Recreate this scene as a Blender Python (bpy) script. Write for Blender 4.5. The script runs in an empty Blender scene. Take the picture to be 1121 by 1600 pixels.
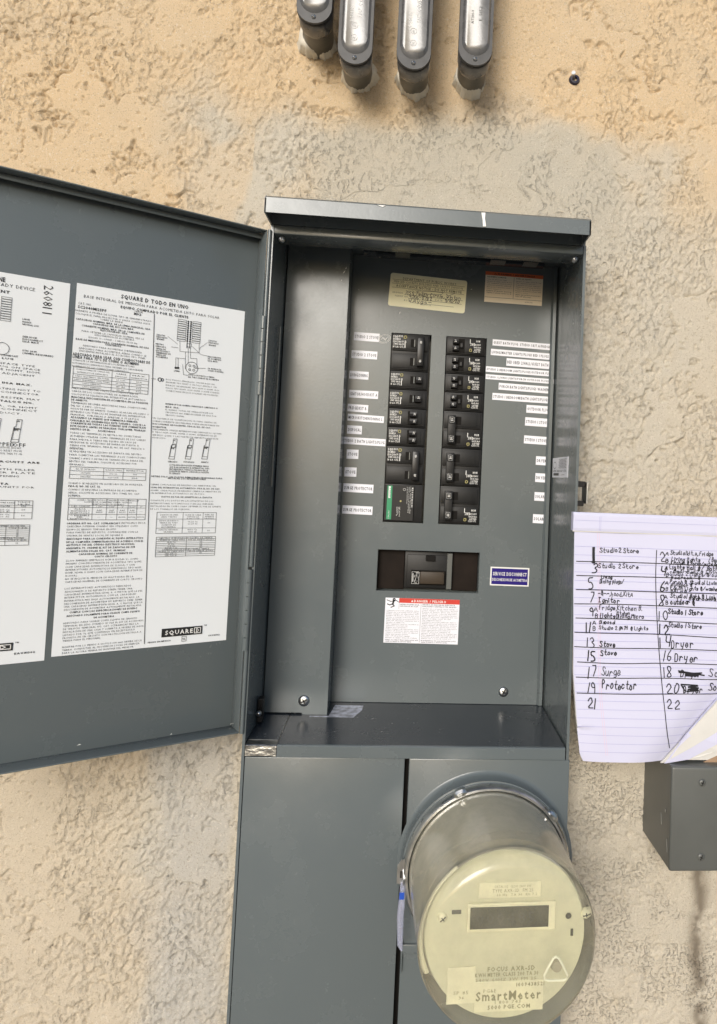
import bpy, bmesh, math, random
import numpy as np
from mathutils import Vector, Matrix
random.seed(7)
S = bpy.context.scene
COL = S.collection

# ------------------------------------------------------------------ camera
F, PX, PY, IW, IH, CD = 1130.0, 729.17, 690.63, 1121.0, 1600.0, 0.80
R = np.array([[0.99544231, -0.04606434, -0.08350262],
              [-0.08558459, -0.04524332, -0.99530313],
              [0.04207005, 0.99791338, -0.04897951]])   # rows: world axes seen by the camera
u_, s_, v_ = np.linalg.svd(R); R = u_ @ v_
cam = bpy.data.cameras.new('camera'); co = bpy.data.objects.new('camera', cam); COL.objects.link(co)
co.matrix_world = Matrix([[*R[0], 0], [*R[1], -CD], [*R[2], 0], [0, 0, 0, 1]])
cam.sensor_fit = 'VERTICAL'; cam.sensor_height = 24.0; cam.sensor_width = 24.0
cam.lens = 24.0 * F / IH
cam.shift_x = (IW / 2 - PX) / IH
cam.shift_y = (PY - IH / 2) / IH
cam.clip_start = 0.01; cam.clip_end = 500
S.camera = co

# ------------------------------------------------------------------ light
SUN_EL, SUN_AZ = math.radians(19), math.radians(-106)   # azimuth measured from +X towards +Y: front left
w = bpy.data.worlds.new('World'); S.world = w; w.use_nodes = True
nt = w.node_tree; bg = nt.nodes['Background']
sky = nt.nodes.new('ShaderNodeTexSky'); sky.sky_type = 'NISHITA'; sky.sun_disc = False
sky.sun_elevation = SUN_EL; sky.sun_rotation = math.pi / 2 - SUN_AZ
sky.air_density = 1.0; sky.dust_density = 3.0; sky.ozone_density = 2.5
nt.links.new(sky.outputs[0], bg.inputs[0]); bg.inputs[1].default_value = 0.13
sl = bpy.data.lights.new('sun', 'SUN'); sl.energy = 2.0; sl.angle = math.radians(24); sl.color = (1.0, 0.98, 0.95)
so = bpy.data.objects.new('sun', sl); COL.objects.link(so)
sd = Vector((math.cos(SUN_EL) * math.cos(SUN_AZ), math.cos(SUN_EL) * math.sin(SUN_AZ), math.sin(SUN_EL)))
so.rotation_euler = sd.to_track_quat('Z', 'Y').to_euler(); so.location = sd * 5
S.view_settings.view_transform = 'Standard'; S.view_settings.look = 'None'
S.view_settings.gamma = 1; S.view_settings.exposure = 0.12; S.view_settings.use_curve_mapping = False
S.render.engine = 'CYCLES'

# ------------------------------------------------------------------ measuring
def ray(u, v): return R @ np.array([u - PX, -(v - PY), -F])
def at(u, v, y):
    r = ray(u, v); p = r * (CD + y) / r[1]; return p[0], p[2]

# ------------------------------------------------------------------ materials
def nodes(name):
    m = bpy.data.materials.new(name); m.use_nodes = True
    return m, m.node_tree, m.node_tree.nodes['Principled BSDF']
def mat(name, col, rough=.5, metal=0, spec=.5, bump=0, bscale=400, var=0, vscale=30, coat=0, stretch=(1, 1, 1), rvar=0):
    m, t, b = nodes(name); L = t.links.new
    b.inputs['Base Color'].default_value = (*col, 1); b.inputs['Roughness'].default_value = rough
    b.inputs['Metallic'].default_value = metal; b.inputs['Specular IOR Level'].default_value = spec
    b.inputs['Coat Weight'].default_value = coat; b.inputs['Coat Roughness'].default_value = .12
    tc = t.nodes.new('ShaderNodeTexCoord'); mp = t.nodes.new('ShaderNodeMapping'); mp.inputs['Scale'].default_value = stretch
    L(tc.outputs['Object'], mp.inputs[0])
    if var or rvar:
        n = t.nodes.new('ShaderNodeTexNoise'); n.inputs['Scale'].default_value = vscale; n.inputs['Detail'].default_value = 6
        L(mp.outputs[0], n.inputs[0])
        if var:
            r = t.nodes.new('ShaderNodeMapRange'); r.inputs[1].default_value = .3; r.inputs[2].default_value = .7
            r.inputs[3].default_value = 1 - var; r.inputs[4].default_value = 1 + var; L(n.outputs[0], r.inputs[0])
            x = t.nodes.new('ShaderNodeVectorMath'); x.operation = 'SCALE'; x.inputs[0].default_value = col
            L(r.outputs[0], x.inputs['Scale']); L(x.outputs[0], b.inputs['Base Color'])
        if rvar:
            r = t.nodes.new('ShaderNodeMapRange'); r.inputs[1].default_value = .3; r.inputs[2].default_value = .7
            r.inputs[3].default_value = rough - rvar; r.inputs[4].default_value = rough + rvar
            L(n.outputs[0], r.inputs[0]); L(r.outputs[0], b.inputs['Roughness'])
    if bump:
        n2 = t.nodes.new('ShaderNodeTexNoise'); n2.inputs['Scale'].default_value = bscale; n2.inputs['Detail'].default_value = 3
        bp = t.nodes.new('ShaderNodeBump'); bp.inputs['Strength'].default_value = bump; bp.inputs['Distance'].default_value = .001
        L(mp.outputs[0], n2.inputs[0]); L(n2.outputs[0], bp.inputs['Height']); L(bp.outputs[0], b.inputs['Normal'])
    return m
def paint(name, col, rough=.3, scuff=.22):
    """baked grey enamel: faint orange peel, pale dust specks and scuffs"""
    m, t, b = nodes(name); L = t.links.new
    b.inputs['Specular IOR Level'].default_value = .5
    tc = t.nodes.new('ShaderNodeTexCoord')
    n = t.nodes.new('ShaderNodeTexNoise'); n.inputs['Scale'].default_value = 14; n.inputs['Detail'].default_value = 8; n.inputs['Roughness'].default_value = .65
    L(tc.outputs['Object'], n.inputs[0])
    r = t.nodes.new('ShaderNodeMapRange'); r.inputs[1].default_value = .3; r.inputs[2].default_value = .7
    r.inputs[3].default_value = rough - .05; r.inputs[4].default_value = rough + .09
    L(n.outputs[0], r.inputs[0]); L(r.outputs[0], b.inputs['Roughness'])
    mx = t.nodes.new('ShaderNodeMix'); mx.data_type = 'RGBA'
    mx.inputs[6].default_value = (*col, 1); mx.inputs[7].default_value = (.42, .42, .40, 1)
    # specks x scuff zones
    n2 = t.nodes.new('ShaderNodeTexNoise'); n2.inputs['Scale'].default_value = 260; n2.inputs['Detail'].default_value = 4
    mp = t.nodes.new('ShaderNodeMapping'); mp.inputs['Scale'].default_value = (1, 1, .55); mp.inputs['Rotation'].default_value = (.3, .5, .2)
    L(tc.outputs['Object'], mp.inputs[0]); L(mp.outputs[0], n2.inputs[0])
    a = t.nodes.new('ShaderNodeMapRange'); a.inputs[1].default_value = .67; a.inputs[2].default_value = .76; L(n2.outputs[0], a.inputs[0])
    c = t.nodes.new('ShaderNodeMapRange'); c.inputs[1].default_value = .5; c.inputs[2].default_value = .68; L(n.outputs[0], c.inputs[0])
    mu = t.nodes.new('ShaderNodeMath'); mu.operation = 'MULTIPLY'; L(a.outputs[0], mu.inputs[0]); L(c.outputs[0], mu.inputs[1])
    mu2 = t.nodes.new('ShaderNodeMath'); mu2.operation = 'MULTIPLY'; L(mu.outputs[0], mu2.inputs[0]); mu2.inputs[1].default_value = scuff
    ad = t.nodes.new('ShaderNodeMath'); ad.operation = 'MULTIPLY_ADD'; L(c.outputs[0], ad.inputs[0]); ad.inputs[1].default_value = .012; L(mu2.outputs[0], ad.inputs[2])
    L(ad.outputs[0], mx.inputs[0]); L(mx.outputs[2], b.inputs['Base Color'])
    n3 = t.nodes.new('ShaderNodeTexNoise'); n3.inputs['Scale'].default_value = 330; L(tc.outputs['Object'], n3.inputs[0])
    bp = t.nodes.new('ShaderNodeBump'); bp.inputs['Strength'].default_value = .05; bp.inputs['Distance'].default_value = .001
    L(n3.outputs[0], bp.inputs['Height']); L(bp.outputs[0], b.inputs['Normal'])
    return m
M = {}
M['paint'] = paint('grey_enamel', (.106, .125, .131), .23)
M['ledge'] = paint('scuffed_enamel_painted_shade', (.036, .044, .053), .22, 2.6)  # scuffed enamel; the sill top's dark reflection is painted into the base colour
M['jpaint'] = mat('grey_pvc_paint', (.095, .100, .094), .36, var=.06, vscale=25, bump=.05)
M['black'] = mat('black_phenolic', (.014, .014, .014), .45, spec=.28, var=.2, vscale=60, bump=.08, bscale=900)
M['handle'] = mat('black_handle_plastic', (.008, .008, .009), .36, spec=.35)
M['dark'] = mat('dark_recess_metal', (.008, .007, .006), .7, spec=.15)
M['brown'] = mat('brown_breaker_body', (.045, .033, .022), .5, spec=.3, var=.1)
M['white'] = mat('white_sticker', (.76, .77, .83), .45, bump=.02, bscale=200)
M['doorlabel'] = mat('white_gloss_label', (.73, .76, .78), .38, var=.015, vscale=8)
M['ink'] = mat('black_print', (.012, .012, .012), .5)
M['greyink'] = mat('grey_print', (.035, .035, .037), .5)
M['cream'] = mat('cream_sticker', (.86, .84, .60), .5, var=.03, vscale=40)
M['olive'] = mat('olive_print', (.09, .10, .03), .5)
M['orange'] = mat('orange_print', (.62, .13, .04), .5)
M['beige'] = mat('beige_sticker', (.84, .75, .60), .5)
M['red'] = mat('red_print', (.55, .035, .02), .5)
M['purple'] = mat('purple_engraved_plate', (.022, .012, .16), .5, spec=.15)
M['whiteink'] = mat('white_print', (.72, .72, .70), .5)
M['yellow'] = mat('yellow_print', (.38, .34, .13), .5)
M['green'] = mat('green_print', (.01, .24, .10), .45)
M['zinc'] = mat('zinc_screw', (.55, .56, .56), .28, 1, bump=.1, bscale=700)
M['alu'] = mat('aluminium_ring', (.62, .62, .60), .33, 1, var=.12, vscale=90, bump=.15, bscale=500, rvar=.1)
M['galv'] = mat('scratched_galvanised_steel', (.42, .42, .40), .35, 1, var=.45, vscale=160, bump=.7, bscale=260, stretch=(.5, 1, 1.6))
M['foil'] = mat('worn_foil_label', (.50, .52, .60), .38, .3, var=.6, vscale=130, bump=.3, bscale=300)
M['pvc'] = mat('grey_pvc', (.085, .085, .075), .38, var=.25, vscale=60, bump=.1, bscale=500, stretch=(1, 1, .3))
M['lid'] = mat('glossy_grey_pvc', (.10, .10, .10), .28, var=.15, vscale=60, bump=.08, bscale=300, coat=.35, rvar=.06)
M['rim'] = mat('dull_grey_pvc', (.085, .085, .085), .45, spec=.3, var=.15, vscale=80)
M['gasket'] = mat('black_rubber', (.01, .01, .01), .6)
M['caulk'] = mat('white_caulk', (.70, .66, .56), .6, var=.06, vscale=90, bump=.6, bscale=160)
M['paper'] = mat('writing_paper', (.57, .575, .73), .65, var=.015, vscale=14)
M['paper2'] = mat('cream_paper', (.60, .59, .56), .7, var=.05, vscale=30)
M['rule'] = mat('lavender_rule', (.34, .34, .58), .7)
M['margin'] = mat('pink_margin', (.70, .48, .60), .7)
M['marker'] = mat('marker_ink', (.006, .006, .010), .5)
M['card'] = mat('brown_cardboard', (.33, .22, .14), .8, var=.1, vscale=120, stretch=(1, 1, 8))
M['dial'] = mat('ivory_dial', (.66, .655, .49), .5, var=.03, vscale=30)
M['dial2'] = mat('pale_dial_label', (.82, .80, .60), .5)
M['dialink'] = mat('faded_dial_print', (.26, .25, .15), .6)
M['lcd'] = mat('lcd_glass', (.035, .035, .02), .25)
M['lcdink'] = mat('lcd_segment', (.012, .012, .008), .4)
M['blue'] = mat('blue_seal', (.02, .08, .45), .35)
M['plug'] = mat('dark_blue_anchor', (.015, .015, .04), .35)
M['drip'] = mat('white_paint_drip', (.8, .8, .78), .5)
M['shell'] = mat('weathered_housing', (.43, .40, .31), .5, var=.08, vscale=40)
# meter cover: hazed polycarbonate
m, t, b = nodes('hazed_polycarbonate'); L = t.links.new
tc = t.nodes.new('ShaderNodeTexCoord')
n = t.nodes.new('ShaderNodeTexNoise'); n.inputs['Scale'].default_value = 22; n.inputs['Detail'].default_value = 9; n.inputs['Roughness'].default_value = .68; L(tc.outputs['Object'], n.inputs[0])
b.inputs['Base Color'].default_value = (.93, .91, .78, 1); b.inputs['Transmission Weight'].default_value = 1
b.inputs['IOR'].default_value = 1.06; b.inputs['Roughness'].default_value = .16; b.inputs['Specular IOR Level'].default_value = .5
b.inputs['Coat Weight'].default_value = .8; b.inputs['Coat Roughness'].default_value = .1
df = t.nodes.new('ShaderNodeBsdfPrincipled'); df.inputs['Base Color'].default_value = (.50, .48, .38, 1); df.inputs['Roughness'].default_value = .2
mixs = t.nodes.new('ShaderNodeMixShader')
sx = t.nodes.new('ShaderNodeSeparateXYZ'); L(tc.outputs['Object'], sx.inputs[0])
rr = t.nodes.new('ShaderNodeMapRange'); rr.inputs[1].default_value = -.146; rr.inputs[2].default_value = -.09; rr.inputs[3].default_value = .17; rr.inputs[4].default_value = .50
L(sx.outputs[1], rr.inputs[0])
nr = t.nodes.new('ShaderNodeMapRange'); nr.inputs[1].default_value = .35; nr.inputs[2].default_value = .7; nr.inputs[3].default_value = -.05; nr.inputs[4].default_value = .16; L(n.outputs[0], nr.inputs[0])
ad = t.nodes.new('ShaderNodeMath'); ad.operation = 'ADD'; L(rr.outputs[0], ad.inputs[0]); L(nr.outputs[0], ad.inputs[1])
L(ad.outputs[0], mixs.inputs[0]); L(b.outputs[0], mixs.inputs[1]); L(df.outputs[0], mixs.inputs[2]); L(mixs.outputs[0], t.nodes['Material Output'].inputs[0])
M['cover'] = m
m, t, b = nodes('clear_plastic_seal'); b.inputs['Transmission Weight'].default_value = .75; b.inputs['Base Color'].default_value = (.75, .78, .95, 1); b.inputs['Roughness'].default_value = .15; b.inputs['IOR'].default_value = 1.3
M['seal'] = m

# ------------------------------------------------------------------ builders
def link(name, me, mt, parent=None, label=None, smooth=False):
    o = bpy.data.objects.new(name, me); COL.objects.link(o)
    if mt: me.materials.append(M[mt] if isinstance(mt, str) else mt)
    if parent: o.parent = parent
    if label: o['label'] = label
    if smooth:
        me.polygons.foreach_set('use_smooth', [True] * len(me.polygons))
    return o
def thing(name, label, cat, group=None, loc=(0, 0, 0)):
    o = bpy.data.objects.new(name, None); COL.objects.link(o); o.empty_display_size = .05
    o['label'] = label; o['category'] = cat
    if group: o['group'] = group
    return o
class B:
    def __init__(s): s.v = []; s.f = []
    def add(s, v, f):
        n = len(s.v); s.v += [tuple(p) for p in v]; s.f += [tuple(i + n for i in q) for q in f]
    def box(s, x0, x1, y0, y1, z0, z1, bev=0, seg=2):
        if not bev:
            s.add([(x, y, z) for x in (x0, x1) for y in (y0, y1) for z in (z0, z1)],
                  [(0, 1, 3, 2), (4, 6, 7, 5), (0, 4, 5, 1), (2, 3, 7, 6), (0, 2, 6, 4), (1, 5, 7, 3)]); return
        bm = bmesh.new(); bmesh.ops.create_cube(bm, size=1)
        for q in bm.verts: q.co = ((x0 + x1) / 2 + q.co.x * (x1 - x0), (y0 + y1) / 2 + q.co.y * (y1 - y0), (z0 + z1) / 2 + q.co.z * (z1 - z0))
        bev = min(bev, .45 * min(abs(x1 - x0), abs(y1 - y0), abs(z1 - z0)))
        bmesh.ops.bevel(bm, geom=bm.edges[:], offset=bev, segments=seg, affect='EDGES', profile=.5)
        bm.verts.index_update(); s.add([q.co[:] for q in bm.verts], [[q.index for q in f.verts] for f in bm.faces]); bm.free()
    def prism(s, pts, y0, y1):      # outline in x,z extruded through y
        n = len(pts); s.add([(x, y0, z) for x, z in pts] + [(x, y1, z) for x, z in pts],
            [tuple(range(n)), tuple(range(2 * n - 1, n - 1, -1))] + [(i, (i + 1) % n, n + (i + 1) % n, n + i) for i in range(n)])
    def prof(s, pts, x0, x1):       # outline in y,z extruded through x
        n = len(pts); s.add([(x0, y, z) for y, z in pts] + [(x1, y, z) for y, z in pts],
            [tuple(range(n)), tuple(range(2 * n - 1, n - 1, -1))] + [(i, (i + 1) % n, n + (i + 1) % n, n + i) for i in range(n)])
    def lathe(s, prof, cx, cz, n=48, a0=0, a1=2 * math.pi):   # axis along y; prof: (r, y)
        full = abs(a1 - a0 - 2 * math.pi) < 1e-6; m = n if full else n + 1; k = len(prof)
        v = [(cx + r * math.cos(a0 + (a1 - a0) * i / n), y, cz + r * math.sin(a0 + (a1 - a0) * i / n)) for i in range(m) for r, y in prof]
        s.add(v, [(i * k + j, i * k + j + 1, ((i + 1) % m) * k + j + 1, ((i + 1) % m) * k + j) for i in range(n) for j in range(k - 1)])
    def tube(s, pts, r, n=8):
        pts = [Vector(p) for p in pts]; v = []
        for i, p in enumerate(pts):
            d = (pts[min(i + 1, len(pts) - 1)] - pts[max(i - 1, 0)]).normalized()
            a = d.cross(Vector((.3, .2, .93))).normalized(); c = d.cross(a)
            rr = r[i] if isinstance(r, (list, tuple)) else r
            v += [p + (a * math.cos(2 * math.pi * j / n) + c * math.sin(2 * math.pi * j / n)) * rr for j in range(n)]
        m = len(pts)
        s.add(v, [(i * n + j, i * n + (j + 1) % n, (i + 1) * n + (j + 1) % n, (i + 1) * n + j) for i in range(m - 1) for j in range(n)]
              + [tuple(range(n)), tuple((m - 1) * n + j for j in range(n))])
    def build(s, name, mt, parent=None, label=None, smooth=False, xf=None):
        me = bpy.data.meshes.new(name); v = s.v
        if xf: v = [xf(p) for p in v]
        me.from_pydata(v, [], s.f); me.update()
        bm = bmesh.new(); bm.from_mesh(me); bmesh.ops.recalc_face_normals(bm, faces=bm.faces[:]); bm.to_mesh(me); bm.free()
        o = link(name, me, mt, parent, label)
        if name in ('paint_fleck', 'scratch', 'screw_slot'): o['kind'] = 'stuff'
        if smooth: me.shade_smooth() if hasattr(me, 'shade_smooth') else None
        if smooth:
            try: me.set_sharp_from_angle(angle=math.radians(38))
            except Exception: pass
        return o

# ------------------------------------------------------------------ print: real glyph outlines
GC = {}
def glyph(ch, bold):
    k = (ch, bold)
    if k not in GC:
        cu = bpy.data.curves.new('g', 'FONT'); cu.body = ch; cu.size = 1; cu.resolution_u = 1; cu.offset = .026 if bold else .0
        o = bpy.data.objects.new('g', cu); COL.objects.link(o)
        bpy.context.view_layer.update()
        me = bpy.data.meshes.new_from_object(o.evaluated_get(bpy.context.evaluated_depsgraph_get()))
        v = np.array([q.co[:2] for q in me.vertices]) if len(me.vertices) else np.zeros((0, 2)); f = [tuple(p.vertices) for p in me.polygons]
        bpy.data.objects.remove(o); bpy.data.curves.remove(cu); bpy.data.meshes.remove(me)
        if len(v): x0 = v[:, 0].min(); adv = v[:, 0].max() - x0 + .15; v[:, 0] -= x0 - .075
        else: adv = .42
        GC[k] = (v, f, adv)
    return GC[k]
class Print:
    """flat lettering laid out in a sheet's own (s, t) coordinates"""
    def __init__(s): s.v = []; s.f = []
    def text(s, txt, x, y, h, width=None, bold=False, rot=0, align='l', shear=0):
        """h: cap height; (x, y): left end of the line's middle"""
        k = h / .70; gs = [glyph(c, bold) for c in txt]; tot = sum(g[2] for g in gs) * k; sx = width / tot if width else 1
        W = tot * sx; cx = {'l': 0, 'c': -W / 2, 'r': -W}[align]; ca, sa = math.cos(rot), math.sin(rot)
        for g in gs:
            if len(g[0]):
                n = len(s.v)
                for p in g[0]:
                    a = cx + p[0] * k * sx + shear * p[1] * k; b = p[1] * k - h / 2
                    s.v.append((x + a * ca - b * sa, y + a * sa + b * ca))
                s.f += [tuple(i + n for i in q) for q in g[1]]
            cx += g[2] * k * sx
    def line(s, pts, w, close=False):
        if close: pts = list(pts) + [pts[0]]
        for i in range(len(pts) - 1):
            (x0, y0), (x1, y1) = pts[i], pts[i + 1]; d = math.hypot(x1 - x0, y1 - y0)
            if d < 1e-7: continue
            ex, ey = (x1 - x0) / d * w / 2, (y1 - y0) / d * w / 2; n = len(s.v)
            s.v += [(x0 - ex - ey, y0 - ey + ex), (x0 - ex + ey, y0 - ey - ex), (x1 + ex + ey, y1 + ey - ex), (x1 + ex - ey, y1 + ey + ex)]
            s.f.append((n, n + 1, n + 2, n + 3))
    def rect(s, x0, x1, y0, y1, w): s.line([(x0, y0), (x1, y0), (x1, y1), (x0, y1)], w, True)
    def fill(s, pts):
        n = len(s.v); s.v += list(pts); s.f.append(tuple(range(n, n + len(pts))))
    def circle(s, x, y, r, w, n=20): s.line([(x + r * math.cos(2 * math.pi * i / n), y + r * math.sin(2 * math.pi * i / n)) for i in range(n)], w, True)
    def build(s, name, mt, parent, xf, label=None):
        """xf: (s, t) -> world point"""
        if not s.v: return None
        me = bpy.data.meshes.new(name); me.from_pydata([xf(*p) for p in s.v], [], s.f); me.update()
        o_ = link(name, me, mt, parent, label)
        if len(s.f) > 4: o_['kind'] = 'stuff'      # print too fine to pick apart
        return o_
def onplane(y): return lambda a, b: (a, y, b)

# handwriting: single-stroke letters on a grid, baseline 2, x-height 6, capitals 9
HW = {
'a':'46 26 14 13 22 32 44,46 44 42 53','b':'19 12,15 26 36 44 43 32 12','c':'45 36 26 14 13 22 32 43','d':'46 26 14 13 22 32 44,49 42 52','e':'14 44 45 36 26 14 13 22 32 43',
'f':'48 39 28 22,16 46','g':'46 26 14 13 22 32 44,46 41 30 10','h':'19 12,15 26 36 44 42','i':'26 22,28 27','j':'36 31 20 10,38 37','k':'19 12,46 14 42','l':'29 22',
'm':'06 02,05 16 25 22,25 36 45 42','n':'16 12,15 26 36 45 42','o':'26 14 13 22 32 43 44 36 26','p':'16 10,15 26 36 44 43 32 13','q':'46 26 14 13 32 44,46 40','r':'16 12,14 26 36 45',
's':'45 36 26 15 24 34 43 32 22 12','t':'29 23 32 42,16 46','u':'16 13 22 32 44,46 42','v':'16 22 46','w':'06 12 25 32 46','x':'16 42,46 12','y':'16 13 33,46 31 20','z':'16 46 12 42',
'A':'02 29 42,14 34','B':'12 19 39 47 36 16,36 44 32 12','C':'48 39 29 16 14 22 32 43','D':'12 19 39 47 44 32 12','E':'49 19 12 42,16 36','F':'49 19 12,16 36','H':'19 12,49 42,16 46',
'I':'19 49,29 22,12 42','K':'19 12,49 15 42','L':'19 12 42','M':'02 09 25 49 42','N':'12 19 42 49','O':'29 17 14 22 32 44 47 39 29','P':'12 19 39 47 36 15','R':'12 19 39 47 36 15 42',
'S':'48 39 19 17 26 35 43 32 22 03','T':'09 49,29 22','U':'19 13 22 42 49','V':'19 22 49','W':'09 12 26 32 49','G':'48 39 29 16 14 22 42 45 35','J':'49 43 32 12',
'0':'29 17 14 22 32 44 47 39 29','1':'29 22','2':'17 29 39 47 46 12 52','3':'18 29 39 47 26 44 43 32 12','4':'19 15 45,49 42','5':'49 19 16 36 44 43 32 12','6':'39 16 13 22 32 44 35 15',
'7':'19 49 22','8':'39 19 17 43 32 12 13 47 39','9':'46 26 17 29 39 47 42','/':'49 02',',':'23 11','.':'22 23','-':'15 45','@':'29 17 14 22 32 44 47 39 29,41 29','#':'15 55,17 57','~':'05 16 25 36 45'}
def chaikin(p):
    if len(p) < 3: return p
    o = [p[0]]
    for i in range(len(p) - 1):
        a, b = p[i], p[i + 1]; o += [(a[0] * .75 + b[0] * .25, a[1] * .75 + b[1] * .25), (a[0] * .25 + b[0] * .75, a[1] * .25 + b[1] * .75)]
    return o + [p[-1]]
def hand(P, txt, x, y, h, width, w, rot=0):
    """(x, y): left end of the baseline; h: capital height"""
    k = h / 7.0; n = len(txt); w = w * random.uniform(1.0, 1.4); adv = [(3.2 if c == ' ' else 3.0 if c in '1il.,' else random.uniform(4.7, 5.7)) for c in txt]; sx = width / (sum(adv) * k); cx = 0
    for c, a in zip(txt, adv):
        if c in HW:
            dx, dy, sh = random.uniform(-.4, .4), random.uniform(-.8, .8), random.uniform(-.08, .2)
            for st in HW[c].split(','):
                pts = [(int(q[0]) + random.uniform(-.2, .2), int(q[1:]) + random.uniform(-.25, .25)) for q in st.split()]
                if c == ' ': continue
                if c in '1il.': pts = [(q[0] - 1, q[1]) for q in pts]
                pts = chaikin(pts)
                q2 = [((cx + (q[0] + dx + sh * q[1]) * k * sx), (q[1] - 2 + dy) * k) for q in pts]
                P.line([(x + a_ * math.cos(rot) - b_ * math.sin(rot), y + a_ * math.sin(rot) + b_ * math.cos(rot)) for a_, b_ in q2], w)
        cx += a * k * sx

# ================================================================== SETTING
g = B(); g.add([(-60, .08, -1.35), (60, .08, -1.35), (60, -90, -1.35), (-60, -90, -1.35)], [(0, 1, 2, 3)])
o = g.build('ground', mat('dusty_concrete_ground', (.30, .27, .23), .9, var=.12, vscale=3)); o['kind'] = 'structure'
o.data.update()

# ------------------------------------------------------------------ stucco wall
rs = np.random.RandomState(5); TB = rs.rand(256, 256).astype(np.float32)
def vn(x, y, seed=0):
    x = x + seed * 17.31; y = y + seed * 9.77
    xi = np.floor(x).astype(int); yi = np.floor(y).astype(int); fx = x - xi; fy = y - yi
    fx = fx * fx * (3 - 2 * fx); fy = fy * fy * (3 - 2 * fy)
    a = TB[xi & 255, yi & 255]; b = TB[(xi + 1) & 255, yi & 255]; c = TB[xi & 255, (yi + 1) & 255]; d = TB[(xi + 1) & 255, (yi + 1) & 255]
    return (a * (1 - fx) + b * fx) * (1 - fy) + (c * (1 - fx) + d * fx) * fy
def fbm(x, y, cell, oc=4, seed=0, g=.5):
    s = 0; a = 1; t = 0; f = 1 / cell
    for i in range(oc):
        s = s + a * vn(x * f, y * f, seed + i * 3.7); t += a; a *= g; f *= 2.03
    return s / t
def ss(x, a, b): q = np.clip((x - a) / (b - a), 0, 1); return q * q * (3 - 2 * q)
def axis(a, b, st, lim):
    c = list(np.arange(a, b, st)); hi = []; p = c[-1]; d = st
    while p < lim[1]: d *= 1.13; p += d; hi.append(p)
    lo = []; p = c[0]; d = st
    while p > lim[0]: d *= 1.13; p -= d; lo.append(p)
    return np.array(lo[::-1] + c + hi)
XS = axis(-.535, .44, .0015, (-4, 4)); ZS = axis(-.68, .66, .0015, (-1.35, 2.6))
X, Z = np.meshgrid(XS, ZS); nx, nz = len(XS), len(ZS)
wx = X + .035 * (fbm(X, Z, .05, 3, 50) - .5); wz = Z + .035 * (fbm(X, Z, .05, 3, 61) - .5)
# old tan coat against the cement patch round the panel
dx = np.maximum(np.maximum(-.235 - X, X - .30), 0); dz = np.maximum(Z - .405, 0)
edge = np.hypot(dx, dz) + .16 * (fbm(X, Z, .11, 4, 9) - .5)
tan = ss(edge, -.012, .075)
tan = np.maximum(tan, ss(fbm(X, Z, .09, 3, 33), .57, .66) * .5 * (X < -.2))
right = ss(X, .17, .23)
tan = tan * (1 - .7 * right * ss(-Z, -.42, -.3)) * (1 - .7 * ss(-Z, .15, .4)) * (1 - .65 * ss(X, .2, .3) * ss(.36 - Z, 0, .1)); 
# slanting dash marks
def rot(a, sx, sy):
    c, s = math.cos(a), math.sin(a); return (X * c + Z * s) * sx, (-X * s + Z * c) * sy
rx, rz = rot(math.radians(62), .62, 1.0)
amp = .45 + 1.4 * fbm(X, Z, .05, 3, 28)
lump = fbm(rx + .004 * fbm(X, Z, .01, 2, 7), rz, .0046, 3, 2, .62)
pit = ss(lump, .37, .49)                           # flat tops with slanted hollows
fine = fbm(X, Z, .0032, 2, 14, .6)
rough = -.0017 * (1 - pit) * amp + .0011 * fine
pl = fbm(wx, wz, .085, 5, 21, .66)                  # trowelled plates
plate = ss(pl, .575, .592)
pl2 = ss(fbm(wx * 1.2, wz * .8, .13, 5, 77, .64), .60, .612)
plate = np.maximum(plate, pl2 * (1 - np.clip(right, 0, 1) * .3))
sandz = (1 - ss(np.abs(X - .065) - .19 + .05 * fbm(X, Z, .03, 2, 3), 0, .05)) * ss(Z, .27, .30) * (1 - ss(Z + .05 * fbm(X, Z, .05, 2, 4), .44, .48))   # sanded cement above the hood
pits = ss(fbm(X, Z, .0048, 2, 91, .5), .56, .66) * ss(fbm(X, Z, .06, 3, 92), .42, .56)
h = rough * (1 - plate) + plate * (.0012 + .0006 * fbm(X, Z, .02, 3, 8) - .0022 * ss(fbm(X, Z, .004, 2, 66), .74, .82))
lower_right = right * ss(-Z, .02, .12)
h = h * (1 - .72 * lower_right) + lower_right * (-.0020 * pits)
h = h * (1 - sandz) + sandz * (.0005 * fbm(X, Z, .003, 2, 40) + .0006 * ss(fbm(X, Z, .03, 3, 41), .5, .6))
ctan = tan * (Z > .3); h = h * (1 - .15 * ctan * ss(X, -.3, .2))
h = h + .004 * (fbm(X, Z, .2, 2, 70) - .5)
# ragged crevice lines along plate rims
rim = np.exp(-((pl - .578) / .008) ** 2) * ss(fbm(X, Z, .03, 2, 71), .40, .52); h = h - .0042 * rim * (1 - lower_right * .6) * (1 - sandz)
for cu, cv, rr_ in [(-.13, .518, .02), (-.079, .483, .02), (-.012, .483, .02), (.06, .488, .02)]:
    h = np.where(np.hypot(X - cu, Z - cv) < rr_ + .012, h * .4, h)
Y = .08 - h
grey = np.clip(sandz * .8 + .25 * fbm(X, Z, .07, 3, 15), 0, 1)
stain = np.exp(-((X - .383 + .012 * (Z + .5) + .02 * (fbm(X, Z, .05, 3, 30) - .5)) / .010) ** 2) * ss(-Z, .42, .44) * ss(fbm(X, Z, .02, 4, 31) + ss(-Z, .7, .4) * .3, .30, .62)
nr_ = right * ss(.27 + .02 * fbm(X, Z, .02, 2, 99) - X, 0, .03)
pale = ss(-.17 - X + .0, 0, .02) * ss(X + .27 + .05 * fbm(X, Z, .06, 3, 45), 0, .05) * ss(-Z, .2, .3)
me = bpy.data.meshes.new('stucco_wall')
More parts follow.
